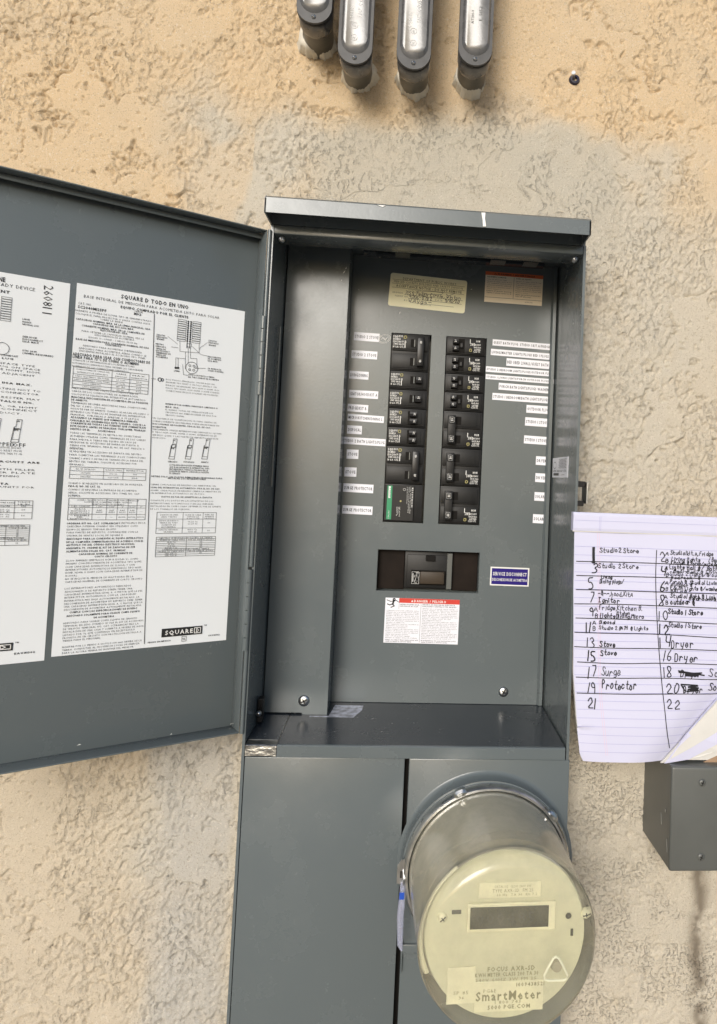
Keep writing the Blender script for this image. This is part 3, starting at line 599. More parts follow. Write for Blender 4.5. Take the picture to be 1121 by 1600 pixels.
# right column
for f, y, x0, x1, b_, t_s in (
 (z1_, 540, 727, 942, 0, 'DOS POLOS SENCILLOS: UN ESPACIO DE'), (z1_, 552, 727, 950, 0, 'ENCHUFE TIPO HOMT O UN POLO SENCILLO: UN'), (z1_, 565, 726, 962, 0, 'ESPACIO DE ENCHUFE TIPO HOM O HOMP. DOS'), (z1_, 577, 726, 962, 0, 'POLOS TIPO HOMT, HOM, HOMA O HOMP PODRÁN'), (z1_, 589, 726, 960, 0, 'CONECTARSE EN DOS LUGARES ADYACENTES.'),
 (z1_, 647, 724, 955, 1, 'INTERRUPTOR RAMAL DERIVADO LIMITADO A'), (z1_, 660, 724, 786, 1, 'MÁX. 110A.'), (z1_, 672, 724, 935, 0, 'EL RANGO TOTAL DE OPERACIÓN DE LOS'), (z1_, 684, 724, 950, 0, 'CIRCUITOS NO DEBE EXCEDER DE 125A POR'), (z1_, 696, 724, 810, 0, 'CIRCUITO RAMAL.'),
 (z1_, 709, 668, 950, 0, 'UN SQUARE D DE CLASIFICACIÓN UL PARA CHISPAS DE'), (z1_, 722, 668, 962, 0, 'SOBRECORRIENTE SECUNDARIA PUEDE ENCHUFARSE EN'), (z1_, 734, 668, 925, 1, 'DOS LUGARES ADYACENTES. PIDA EL NO. DE CAT.'), (z1_, 747, 668, 732, 1, 'HOM2175SB.'),
 (z1_, 758, 667, 972, 0, 'ÚNICAMENTE UTILICE INTERRUPTORES DERIVADOS SQUARE'), (z1_, 770, 667, 950, 0, 'D TIPOS HOM, HOMP, HOMA O HOMT. INTERRUPTOR DE'), (z1_, 783, 667, 958, 0, 'SERVICIO QOM2 Y LAS PARTES DE REPUESTO CON ESTE'), (z1_, 795, 667, 728, 0, 'PRODUCTO.'),
 (z1_, 900, 735, 778, 1, 'CERRADO'), (z1_, 901, 804, 852, 1, 'DISPARADO'), (z1_, 902, 880, 914, 1, 'ABIERTO'),
 (z1_, 914, 742, 915, 1, 'LA PALANCA EN POSICIÓN INTERMEDIA INDICA'), (z1_, 924, 742, 918, 1, 'QUE SE HA DISPARADO EL INTERRUPTOR. PARA'), (z1_, 933, 741, 912, 1, 'RESTABLECERLO, PONGA LA PALANCA EN LA'), (z1_, 942, 741, 915, 1, 'POSICIÓN DE ABIERTO, LUEGO EN LA POSICIÓN'), (z1_, 951, 741, 790, 1, 'DE CERRADO'),
 (z1_, 964, 663, 975, 1, 'RETIRE SOLO LAS PLACAS REMOVIBLES NECESARIAS PARA'), (z1_, 973, 735, 902, 1, 'INSTALAR LOS INTERRUPTORES'),
 (z2_, 103, 660, 946, 0, 'CIERRE CON PLACAS DE RELLENO LAS ABERTURAS SIN'), (z2_, 116, 660, 965, 1, 'USAR DEL INTERRUPTOR AUTOMÁTICO. PIDA EL NO. DE CAT.'), (z2_, 129, 660, 968, 0, 'HOMFP. CADA PLACA DE RELLENO CIERRA LA ABERTURA DE'), (z2_, 141, 660, 898, 0, 'UN INTERRUPTOR AUTOMÁTICO DE UN POLO.'), (z2_, 157, 707, 930, 1, 'DATOS DE PAR DE APRIETE DE LA ZAPATA'),
 (z2_, 173, 659, 935, 0, 'CONSULTE LOS DATOS EN LAS ETIQUETAS DE LOS'), (z2_, 186, 659, 935, 0, 'INTERRUPTORES AUTOMÁTICOS Y EN LAS UNIDADES'), (z2_, 198, 659, 968, 0, 'INSTALADAS EN CAMPO PARA OBTENER EL PAR DE APRIETE'), (z2_, 211, 658, 832, 0, 'DE LOS TORNILLOS DE SUJECIÓN.'),
 (z2_, 796, 647, 748, 1, 'HECHO EN MÉXICO'), (z2_, 765, 913, 962, 1, 'EAV81302'),
 (z1_, 344, 685, 724, 1, 'ZAPATAS'), (z1_, 353, 685, 734, 1, 'DERIVADAS'), (z1_, 362, 685, 720, 1, 'GRANDE'), (z1_, 384, 682, 718, 1, 'NEUTRO'), (z1_, 394, 682, 730, 1, 'DERIVADO,'), (z1_, 404, 682, 726, 1, 'TIERRA DE'), (z1_, 413, 682, 744, 1, 'PROTECCIÓN Y'), (z1_, 422, 682, 748, 1, 'TERMINALES DE'), (z1_, 431, 682, 726, 1, 'TIERRA DE'), (z1_, 440, 682, 736, 1, 'ACOMETIDA'),
 (z1_, 370, 913, 950, 1, 'ZAPATAS'), (z1_, 379, 913, 958, 1, 'DERIVADAS'), (z1_, 389, 913, 946, 1, 'GRANDE'), (z1_, 440, 910, 968, 1, 'DESCONEXIÓN'), (z1_, 449, 910, 970, 1, 'DE ACOMETIDA'), (z1_, 458, 910, 956, 1, '125A MÁX.'), (z1_, 492, 910, 970, 1, '5A MORDAZA'), (z1_, 501, 910, 980, 1, '(CUANDO SE REQUIERA)'), (z1_, 502, 762, 788, 1, 'LÍNEA'), (z1_, 519, 824, 940, 1, 'ZAPATA DE PUESTA A TIERRA'), (z1_, 529, 824, 960, 1, 'DEL TUBO CONDUIT DE ACOMETIDA')):
    ln(f, y, x0, x1, t_s, b_, .0015)
# rules, tables, diagram
def seg(f, pts, w=.0003, P=LG, close=False): P.line([f(*p) for p in pts], w, close)
LG.line([z1_(676, 255), (z1_(676, 255)[0] * .5 + z2_(632, 800)[0] * .5, 0), z2_(632, 800)], .0006)
def table(f, x0, x1, y0, y1, cols, rows, txt=()):
    a0, zt_ = f(x0, y0); a1 = f(x1, y0)[0]; zb = f(x0, y1)[1]; W = a1 - a0; H_ = zt_ - zb
    LG.rect(a0, a1, zb, zt_, .00035)
    for c in cols: LG.line([(a0 + W * c, zb), (a0 + W * c, zt_)], .0003)
    for r in rows: LG.line([(a0, zt_ - H_ * r), (a1, zt_ - H_ * r)], .0003)
    for cx, cy, w_, s_t in txt: LB.text(s_t, a0 + W * cx, zt_ - H_ * cy, .0013, W * w_, False, align='c')
table(z1_, 322, 655, 484, 575, (.5, .74), (.34, .52, .68, .84), ((.25, .10, .44, 'CONDUCTORES DE CARGA DEL'), (.25, .24, .40, 'INTERRUPTOR DERIVADO'), (.62, .12, .14, 'CABLE'), (.62, .25, .16, 'AWG/kcmil'), (.87, .12, .20, 'MÁX.'), (.87, .25, .22, 'INTERRUPTOR'), (.25, .43, .44, 'LADO IZQUIERDO SIN TÚNEL'), (.25, .6, .46, 'LADO IZQUIERDO CON TÚNEL'), (.25, .76, .24, 'LADO DERECHO'), (.62, .43, .12, '2/0 Cu/Al'), (.62, .6, .12, '1/0 Cu/Al'), (.62, .76, .12, '#1 Al'), (.62, .92, .1, '#2 Al'), (.25, .92, .24, 'LADO DERECHO'), (.87, .43, .08, '110A'), (.87, .6, .08, '100A'), (.87, .76, .08, '90A'), (.87, .92, .08, '70A')))
table(z1_, 307, 641, 922, 973, (.43, .69), (.34, .67), ((.2, .17, .25, 'NO. DE CATÁLOGO'), (.56, .17, .22, 'CLASE DE CABLE'), (.85, .17, .24, 'INTERRUPTOR'), (.2, .5, .12, 'LK70AN'), (.2, .83, .13, 'LK100AN'), (.56, .5, .1, '14-2 Cu'), (.56, .83, .14, '6-2/0 Cu/Al'), (.85, .5, .06, '70A'), (.85, .83, .08, '110A')))
table(z2_, 302, 641, 163, 258, (.3, .48, .62, .76, .88), (.32, .43, .74), ((.5, .08, .8, 'CUANDO UN RECEPTÁCULO ES REQUERIDO PARA ENTRADA DE'), (.5, .17, .62, 'ACOMETIDA POR LA PARED FINAL SUPERIOR, SOLICITE LOS'), (.5, .27, .42, 'RECEPTÁCULOS POR SEPARADO'), (.15, .38, .24, 'TUBO CONDUIT'), (.39, .38, .08, '1 1/4"'), (.55, .38, .08, '1 1/2"'), (.69, .38, .03, '2"'), (.82, .38, .08, '2 1/2"'), (.94, .38, .03, '3"'), (.15, .5, .14, 'PLACA'), (.15, .59, .24, 'ADAPTADORA Y'), (.15, .68, .24, 'RECEPTÁCULO'), (.39, .55, .07, 'AAP'), (.39, .64, .09, 'A125'), (.55, .55, .07, 'AAP'), (.55, .64, .09, 'A150'), (.69, .55, .07, 'AAP'), (.69, .64, .09, 'A200'), (.82, .55, .07, 'AAP'), (.82, .64, .09, 'A250'), (.94, .6, .04, '---'), (.15, .8, .24, 'O ENSAMBLE'), (.15, .87, .08, 'DEL'), (.15, .95, .24, 'RECEPTÁCULO'), (.39, .87, .04, '---'), (.55, .87, .04, '---'), (.69, .87, .1, 'A200L'), (.82, .87, .1, 'A250L'), (.94, .87, .1, 'A300L')))
table(z2_, 688, 948, 225, 318, (.43, .77), (.32, .75), ((.2, .12, .3, 'ZAPATAS DE LÍNEA'), (.2, .22, .26, 'LÍNEAS Y NEUTRO'), (.6, .12, .27, 'CLASE DE CABLE'), (.6, .21, .2, 'AWG/kcmil'), (.6, .3, .22, '4-250 Cu/Al'), (.88, .1, .16, 'PAR DE'), (.88, .19, .16, 'APRIETE'), (.88, .28, .16, 'LB-PULG'), (.2, .4, .32, 'ZAPATA DE PUESTA A'), (.2, .5, .3, 'TIERRA DE TUBO'), (.2, .6, .24, 'CONDUIT DE'), (.2, .7, .24, 'ACOMETIDA'), (.6, .45, .16, '14-2/0 Cu'), (.6, .55, .16, '12-2/0 Al'), (.88, .5, .05, '50'), (.2, .83, .32, 'ZAPATAS DERIVADAS'), (.2, .93, .16, 'GRANDE'), (.6, .83, .16, '14-1/0 Cu'), (.6, .93, .14, '12-1/0 Al'), (.88, .88, .05, '50')))
table(z2_, 685, 944, 334, 420, (.5,), (.11, .22, .33, .42, .51, .6, .7, .8, .9), ((.5, .06, .9, 'NEUTRO AGRUPADO Y EQUIPO DE TIERRA'), (.25, .16, .44, 'CALIBRE DE CABLE AWG'), (.75, .16, .44, 'PAR DE APRIETE LB-PULG'), (.25, .27, .14, '14-10 Cu'), (.25, .37, .1, '8 Cu'), (.25, .47, .12, '6-4 Cu'), (.25, .56, .2, '12-8 Al, 3 Cu'), (.75, .27, .05, '20'), (.75, .37, .05, '25'), (.75, .47, .05, '35'), (.75, .56, .05, '40'), (.5, .65, .8, 'COMBINACIÓN DE EQUIPO BARRA TIERRA'), (.25, .75, .44, 'CALIBRE DE CABLE AWG'), (.75, .75, .44, 'PAR DE APRIETE LB-PULG'), (.25, .85, .2, 'TRES 14-10 Cu'), (.75, .85, .05, '25'), (.25, .95, .2, 'TRES 12-10 Al')))
def panel_diag(f, x0, x1, y0, y1, n=10, cols=((0, .36), (.64, 1))):
    a0, zt_ = f(x0, y0); a1 = f(x1, y0)[0]; zb = f(x0, y1)[1]; W = a1 - a0; H_ = (zt_ - zb) / n
    for c0, c1 in cols:
        for i in range(n):
            LG.rect(a0 + W * c0, a0 + W * c1, zt_ - (i + 1) * H_ + H_ * .1, zt_ - i * H_ - H_ * .1, .0003)
    for cc_ in (.44, .56):
        if len(cols) > 1: LG.line([(a0 + W * cc_, zt_ - .001), (a0 + W * cc_, zb - .006)], .0006)
        if len(cols) > 1:
            for i in range(n): LG.circle(a0 + W * cc_, zt_ - (i + .5) * H_, .0006, .0005, 6)
panel_diag(z1_, 781, 882, 275, 372)
for pts in ([(788, 372), (788, 418), (872, 424), (872, 382)], [(735, 352), (778, 386)], [(750, 398), (780, 402)], [(908, 380), (876, 402), (874, 410)], [(842, 396), (880, 432), (908, 438)], [(820, 384), (838, 384), (838, 398), (820, 398), (820, 384)], [(824, 398), (824, 470)], [(834, 398), (834, 448), (862, 450), (862, 490), (850, 490)], [(812, 420), (812, 495)], [(770, 446), (812, 450)], [(770, 446), (770, 488)], [(780, 448), (780, 488)], [(900, 492), (855, 492)], [(800, 476), (804, 520), (822, 522)]):
    seg(z1_, pts)
a, z = z1_(840, 490); LG.circle(a, z, .0062, .0004)
for an in range(4): LG.circle(a + .003 * math.cos(an * 1.57 + .78), z + .003 * math.sin(an * 1.57 + .78), .0011, .0004, 8)
for xx in (770, 780): a, z = z1_(xx, 490); LG.circle(a, z, .0008, .0008, 6)
a, z = z1_(700, 541); LG.line([(a - .008, z), (a - .004, z)], .0004); LG.circle(a, z, .0018, .0006, 10); LG.circle(a + .0024, z, .0014, .0005, 8)
def toggle_draw(f, x, y0, y1, w_, pos):
    a, zt_ = f(x, y0); zb = f(x, y1)[1]; a1 = f(x + w_, y0)[0]; W = a1 - a; H_ = zt_ - zb
    def P_(px_, py_): return (a + W * px_ - .0018 * py_, zt_ - H_ * py_)
    LG.line([P_(.35, 0), P_(1, 0), P_(1, 1), P_(0, 1), P_(.1, .35), P_(.35, .3)], .0004, True); LG.line([P_(0, .88), P_(1, .88)], .0003); LG.line([P_(.15, .35), P_(.12, .88)], .0003)
    LB.text('OFF' if pos == 2 else 'ON', *P_(.5, .08), .0014, W * .5, True, align='c')
    LG.line([P_(.2, .3 + pos * .05), P_(.8, .25 + pos * .07), P_(.85, .42), P_(.2, .45)], .0005, True); LB.text('10', *P_(.5, .47), .0014, W * .55, True, align='c')
for i, xx in enumerate((752, 824, 896)): toggle_draw(z1_, xx, 800, 889, 24, i)
# maker's block
a0, zt_ = z2_(709, 736); a1, _ = z2_(887, 720); zb = z2_(709, 773)[1]
LG.fill([(a0, zb), (a1, zb), (a1, zt_), (a0, zt_)])
a, z = z2_(806, 779); LG.rect(a - .0022, a + .0022, z - .0024, z + .0024, .0004); LG.text('UL', a - .0015, z, .002, .003, True)
a, z = z2_(893, 724); LB.text('TM', a, z + .001, .0012, .003, True)
def proud(k_): return lambda a_, z_: dpt(-a_, -FD + .0004 + k_, z_)
LN.build('lettering', 'greyink', lab, proud(.0003)); LB.build('bold_lettering', 'ink', lab, proud(.00045)); LG.build('diagram', 'ink', lab, proud(.0006))
LW = Print(); LW.text('SQUARE', a0 + .003, (zt_ + zb) / 2, (zt_ - zb) * .5, (a1 - a0) * .70, True)
hx0 = a0 + (a1 - a0) * .80; LW.rect(hx0, a1 - .0018, zb + .0016, zt_ - .0016, .0007); LW.text('D', (hx0 + a1 - .0018) / 2, (zt_ + zb) / 2, (zt_ - zb) * .46, (a1 - hx0) * .42, True, align='c')
LW.build('logo_lettering', 'whiteink', lab, proud(.0008))
# the English sheet, cut by the picture's left edge
tl = dl(100, 441.5); bl = dl(80, 1031)
lab2, RL2 = dquad('instruction_label', [(tl[0] - .152, tl[1]), tl, bl, (tl[0] - .156, bl[1])], 'doorlabel', 'white English wiring instruction sheet on the open door, cut by the left edge of the photo')
LN = Print(); LB = Print(); LG = Print()
def rt(f, y, x1, wpx, txt, b_=0, h=.0017):   # right-aligned end at x1, width in metres
    a, z = f(x1, y); (LB if b_ else LN).text(txt, a - wpx, z, h, wpx, bool(b_))
mm_ = .001
rt(z1_, 105, 26, .052, 'SQUARE D ALL-IN-ONE', 1, .0042); rt(z1_, 148, 155, .118, 'METER SOCKET LOADCENTER SOLAR READY DEVICE', 0, .0031); rt(z1_, 160, 45, .060, 'CUSTOMER EQUIPMENT', 1, .0026)
for f, y, x1, w_, b_, s_t in (
 (z1_, 484, 155, .11, 0, 'TWO SINGLE POLE: ONE PLUG ON SPACE TYPE'), (z1_, 500, 178, .118, 0, 'HOMT OR ONE SINGLE POLE: ONE PLUG ON SPACE'), (z1_, 513, 180, .118, 0, 'TYPE HOM OR HOMP. TWO POLE TYPE HOMT, HOM,'), (z1_, 526, 155, .11, 0, 'HOMA OR HOMP PLUG ON TWO ADJACENT'),
 (z1_, 566, 142, .10, 1, 'BRANCH BREAKER LIMITED TO 110A MAX.'), (z1_, 594, 180, .118, 0, 'TOTAL BRANCH BREAKER HANDLE RATING NOT TO'), (z1_, 608, 172, .116, 0, 'EXCEED 125A PER BRANCH CIRCUIT CONNECTOR'), (z1_, 631, 177, .118, 0, 'SQUARE D SECONDARY SURGE ARRESTER MAY'), (z1_, 645, 150, .11, 1, 'PLUG ON TWO SPACES. ORDER CATALOG NO.'),
 (z1_, 667, 165, .116, 0, 'USE ONLY SQUARE D HOMP, HOMA, OR HOMT'), (z1_, 680, 165, .116, 0, 'BREAKERS. QOM2 SERVICE DISCONNECT'), (z1_, 692, 98, .08, 0, 'PARTS FOR THIS PRODUCT.'), (z1_, 842, 94, .03, 0, 'HANDLE POSITION SHOWS'), (z1_, 855, 97, .03, 0, 'TRIPPED. TO RESET MOVE'), (z1_, 868, 97, .03, 0, 'TO OFF POSITION, THEN TO ON'),
 (z1_, 906, 175, .118, 1, 'FILLER PLATES NEEDED WHEN CIRCUITS ARE'), (z1_, 917, 8, .03, 1, 'REMOVED'), (z1_, 938, 157, .11, 0, 'CLOSE UNUSED OPENINGS WITH FILLER'), (z1_, 952, 157, .11, 0, 'PLATE HOMFP. EACH FILLER PLATE'), (z1_, 965, 85, .08, 0, 'CLOSES ONE POLE BREAKER OPENING'),
 (z2_, 101, 40, .05, 1, 'LUG TORQUE DATA'), (z2_, 117, 153, .11, 0, 'SEE BREAKERS AND INSTALLED UNITS FOR'), (z2_, 836, 155, .017, 1, 'EAV81302')):
    rt(f, y, x1, w_, s_t, b_)
for y, s_t in ((275, 'LARGE'), (287, 'BRANCH'), (298, 'NEUTRAL LUG')): a, z = z1_(98, y); LB.text(s_t, a, z, .0015, .0012 * len(s_t), True)
for y, s_t in ((352, 'SERVICE'), (363, 'DISCONNECT'), (373, '125A MAX'), (413, '5TH JAW'), (424, '(WHEN REQUIRED)')): a, z = z1_(98, y); LB.text(s_t, a, z, .0015, .0017 * len(s_t), True)
rt(z1_, 441, 80, .05, 'GRD LUG AND SERVICE CONDUIT', 1, .0015); rt(z1_, 452, 60, .04, 'GROUNDING LUG', 1, .0015)
a, z = z1_(-12, 822); LB.text('TRIPPED', a - .008, z, .0034, .022, False); a, z = z1_(52, 826); LB.text('OFF', a, z, .0034, .0115, False)
panel_diag(z1_, 8, 54, 176, 283, 10, ((0, 1),))
for pts in ([(-20, 300), (44, 336), (44, 288)], [(90, 285), (52, 318)], [(-10, 290), (60, 345), (92, 352)], [(-20, 356), (30, 360), (30, 430), (10, 430)], [(-20, 368), (20, 372), (20, 400)], [(88, 413), (18, 408)]): seg(z1_, pts)
a, z = z1_(10, 405); LG.circle(a, z, .0055, .0004)
toggle_draw(z1_, 64, 715, 815, 34, 2); toggle_draw(z1_, -28, 710, 812, 34, 1)
table(z2_, -80, 145, 172, 254, (.3, .64), (.25, .36, .66), ((.5, .12, .3, 'WIRE RANGE'), (.82, .08, .26, 'TORQUE'), (.82, .2, .24, 'LB-IN'), (.45, .3, .2, 'Cu/Al'), (.82, .3, .1, '250'), (.82, .5, .08, '50'), (.82, .82, .08, '50'), (.45, .5, .2, '2/0 Cu'), (.45, .6, .2, '2/0 Al'), (.45, .76, .2, '1/0 Cu'), (.45, .88, .2, '1/0 Al')))
table(z2_, -80, 131, 281, 372, (.5,), (.1, .2, .3, .4, .5, .6, .7, .8), ((.6, .05, .6, 'EQUIPMENT GROUND BAR'), (.75, .15, .4, 'TORQUE LB-IN'), (.75, .25, .05, '20'), (.75, .35, .05, '25'), (.75, .45, .05, '35'), (.75, .55, .05, '40'), (.6, .65, .6, 'COMBINATIONS'), (.75, .75, .4, 'TORQUE LB-IN'), (.75, .9, .06, '25')))
# stamped number, running down
for i, c in enumerate('260811'):
    a, z = z1_(214 - i * 1.5, 141 + i * 23.5); LN.text(c, a, z + .003, .0080, .0028 if c == '1' else .0056, False, rot=-math.pi / 2)
a1, zt_ = z2_(58, 795); zb = z2_(58, 829)[1]; a0 = a1 - (RL[1] - RL[0]) * .48
LG.fill([(a0, zb), (a1, zb), (a1, zt_), (a0, zt_)]); a, z = z2_(66, 796); LB.text('TM', a, z, .0012, .003, True)
LN.build('lettering', 'greyink', lab2, proud(.0003)); LB.build('bold_lettering', 'ink', lab2, proud(.00045)); LG.build('diagram', 'ink', lab2, proud(.0006))
LW = Print(); LW.text('SQUARE', a0 + .003, (zt_ + zb) / 2, (zt_ - zb) * .5, (a1 - a0) * .70, True)
hx0 = a0 + (a1 - a0) * .80; LW.rect(hx0, a1 - .0018, zb + .0016, zt_ - .0016, .0007); LW.text('D', (hx0 + a1) / 2, (zt_ + zb) / 2, (zt_ - zb) * .46, (a1 - hx0) * .42, True, align='c')
LW.build('logo_lettering', 'whiteink', lab2, proud(.0008))

# ------------------------------------------------------------------ stickers on the deadfront
def sticker(name, u0, v0, u1, v1, y, mt, label, rotd=0, th=.00025, rad=0, parent=panel):
    """u0,v0 top left; u1,v1 bottom right; returns object, local xf and size"""
    x0, zt_ = at(u0, v0, y); x1, zb = at(u1, v1, y); cx, cz, w_, h_ = (x0 + x1) / 2, (zt_ + zb) / 2, x1 - x0, zt_ - zb; r_ = math.radians(rotd); ca, sa = math.cos(r_), math.sin(r_)
    def xf(a, b_, dy=0): a -= w_ / 2; b_ -= h_ / 2; return (cx + a * ca - b_ * sa, y - dy, cz + a * sa + b_ * ca)
    if rad:
        pts = []
        for qx, qz, s0 in ((w_ - rad, h_ - rad, 0), (rad, h_ - rad, 1), (rad, rad, 2), (w_ - rad, rad, 3)):
            pts += [(qx + rad * math.cos((s0 + i / 4) * math.pi / 2), qz + rad * math.sin((s0 + i / 4) * math.pi / 2)) for i in range(5)]
    else: pts = [(0, 0), (w_, 0), (w_, h_), (0, h_)]
    n_ = len(pts); b_ = B(); b_.add([xf(a, c, th) for a, c in pts] + [xf(a, c, .00002) for a, c in pts], [tuple(range(n_))] + [(i, (i + 1) % n_, n_ + (i + 1) % n_, n_ + i) for i in range(n_)])
    o_ = b_.build(name, mt, parent, label); return o_, xf, w_, h_
def up(xf, d_): return lambda a, b_: xf(a, b_, d_)
k = 2.95
def lay(x, y): return 520 + x / k, 400 + y / k
def lay2(x, y): return 520 + x / k, 620 + y / k
for f, x0, y0, x1, y1, s_t, r_ in (
 (lay, 100, 352, 215, 395, 'STUDIO 2 STOVE', -1), (lay, 88, 435, 205, 476, 'STUDIO 2 STOVE', -.5), (lay, 78, 530, 165, 569, 'LIVING/DINING', -1), (lay, 77, 618, 209, 658, 'IGNITOR/HOOD/KIT A', -.5), (lay, 70, 683, 163, 720, 'FRIDGE/KIT B.', -1.5), (lay, 70, 730, 236, 767, 'MICRO/KITCHEN/DINING L.', -1.5),
 (lay2, 68, 132, 134, 172, 'DISPOSAL', -.5), (lay2, 43, 186, 243, 226, 'STUDIO 2 BATH LIGHTS/PLUG', -1), (lay2, 66, 243, 118, 286, 'STOVE', .2), (lay2, 56, 325, 109, 368, 'STOVE', 0), (lay2, 50, 400, 187, 443, 'SURGE PROTECTOR', -.8), (lay2, 46, 501, 183, 543, 'SURGE PROTECTOR', -.8),
 (lay, 738, 388, 1006, 430, 'GUEST BATH PLUG  STUDIO 1 KIT.A/FRIDGE', -1.5), (lay, 730, 432, 1000, 474, 'LIVING/MASTER LIGHTS/PLUGS BED 1 PLUGS', -1.5), (lay, 802, 474, 998, 518, 'BED 1/BED 2/HALL/GUEST BATH', -1.5), (lay, 707, 512, 1013, 552, 'STUDIO 2 BEDROOM LIGHTS/PLUGS/OUTDOOR PLUG', -1.2), (lay, 706, 549, 1020, 586, 'STUDIO 1 LIVING LIGHTS/PORCH OUTDOOR PLUGS/LIP', -1.2), (lay, 766, 588, 999, 630, 'PORCH BATH LIGHTS/PLUGS WASHER', -1.5), (lay, 737, 634, 999, 677, 'STUDIO 1 BEDROOM/BATH LIGHTS/PLUGS', -1),
 (lay, 894, 688, 998, 727, 'OUTDOOR PLUG', -1), (lay2, 888, 96, 997, 138, 'STUDIO 1 STOVE', -1.5), (lay2, 883, 180, 991, 220, 'STUDIO 1 STOVE', -1.5), (lay2, 938, 275, 988, 315, 'DRYER', -1), (lay2, 935, 353, 987, 394, 'DRYER', -1), (lay2, 931, 440, 980, 480, 'SOLAR', -1), (lay2, 924, 542, 977, 583, 'SOLAR', -1)):
    yy = YD - (.0003 if 'LIP' in s_t or 'GUEST BATH' == s_t[-10:] else 0)
    o_, xf, w_, h_ = sticker('circuit_label', *f(x0, y0 - 1), *f(x1, y1 + 1), yy, 'white', 'white strip reading ' + s_t, r_)
    P_ = Print(); P_.text(s_t, .0010, h_ / 2, min(.0038, h_ * .40), w_ - .0020, True); P_.build('lettering', 'ink', o_, up(xf, .0004))
# clear round seal beside the first strip
x, z = at(*lay(238, 382), YD); P_ = Print()
for q_ in (.0078, .0062): P_.line([(x + q_ * math.cos(i / 24 * 6.283), z + .72 * q_ * math.sin(i / 24 * 6.283) + .18 * q_ * math.cos(i / 24 * 6.283)) for i in range(24)], .0004, True)
P_.line([(x - .004, z - .001), (x - .001, z + .002), (x + .001, z - .001), (x + .004, z + .002)], .0005); P_.line([(x - .003, z + .002), (x + .002, z - .002)], .0005)
P_.build('clear_seal_sticker', 'whiteink', panel, onplane(YD - .0004))
# acceptance notice
o_, xf, w_, h_ = sticker('acceptance_notice', *lay(265, 84), *lay(612, 258), YD, 'cream', 'pale yellow county acceptance notice filled in by hand', -2.6, rad=.003)
P_ = Print(); Q = Print()
for y, a, b_, s_t, hh, bo in ((.86, .16, .70, 'DEPARTMENT OF PUBLIC WORKS', .0032, 0), (.75, .05, .90, 'MERCED COUNTY BUILDING AND SAFETY DIVISION', .0028, 0), (.63, .08, .86, 'ACCEPTANCE NOTICE - DO NOT REMOVE', .0030, 1), (.54, .24, .18, 'CUSTOMER', .0016, 0), (.47, .30, .20, 'ISSUED FOR', .0016, 0), (.42, .04, .14, 'ADDRESS', .0020, 0), (.32, .08, .18, 'PERMIT NO.', .0020, 0), (.32, .60, .10, 'DATE', .0020, 0), (.21, .20, .06, 'BY:', .0020, 0), (.13, .42, .14, 'INSPECTOR', .0013, 0)):
    P_.text(s_t, w_ * a, h_ * y, hh, w_ * b_, bool(bo))
for y, a, b_ in ((.81, .03, .97), (.69, .03, .97), (.57, .03, .97), (.38, .2, .96), (.27, .26, .95), (.16, .28, .85)): P_.line([(w_ * a, h_ * y), (w_ * b_, h_ * y)], .0004)
hand(Q, '7155 Teddy Circle, Winton', w_ * .20, h_ * .40, .0042, w_ * .74, .0005); hand(Q, '9206-0782', w_ * .26, h_ * .29, .0040, w_ * .30, .0005); hand(Q, '9/10/20', w_ * .72, h_ * .29, .004, w_ * .20, .0005); hand(Q, 'WAygs~', w_ * .26, h_ * .17, .0052, w_ * .30, .0005)
Q.line([(w_ * .42, h_ * .5), (w_ * .5, h_ * .46), (w_ * .68, h_ * .50), (w_ * .70, h_ * .56), (w_ * .55, h_ * .56), (w_ * .43, h_ * .53)], .0004, True); Q.line([(w_ * .74, h_ * .53), (w_ * .77, h_ * .48), (w_ * .85, h_ * .58)], .0005)
P_.build('lettering', 'olive', o_, up(xf, .0004)); Q.build('handwriting', 'ink', o_, up(xf, .0006))
def paras(P_, x0, x1, y0, y1, n, h_, seed, bold=()):
    rr_ = random.Random(seed); words = WORDS
    for i in range(n):
        y = y1 - (i + .5) * (y1 - y0) / n; wd = (x1 - x0) * (1 if rr_.random() < .72 else rr_.uniform(.45, .9)); s_t = words[(seed + i) % len(words)]
        nchar = max(6, int(wd / (h_ * .85))); s_t = (s_t + ' ' + words[(seed + i + 5) % len(words)])[:nchar]
        P_.text(s_t, x0, y, h_, wd, i in bold)
WORDS = ['Turn off all power supplying this equipment before working on it', 'Apague el equipo antes de realizar cualquier trabajo en el interior', 'This equipment must be installed and serviced by qualified personnel', 'Solamente personal calificado deberá instalar y prestar servicio',
 'Always use a properly rated voltage sensing device to confirm power', 'Utilice siempre un dispositivo detector de tensión adecuado', 'Replace all devices, doors and covers before turning on power', 'Vuelva a colocar todos los dispositivos, puertas y cubiertas', 'Apply appropriate personal protective equipment and follow safe work']
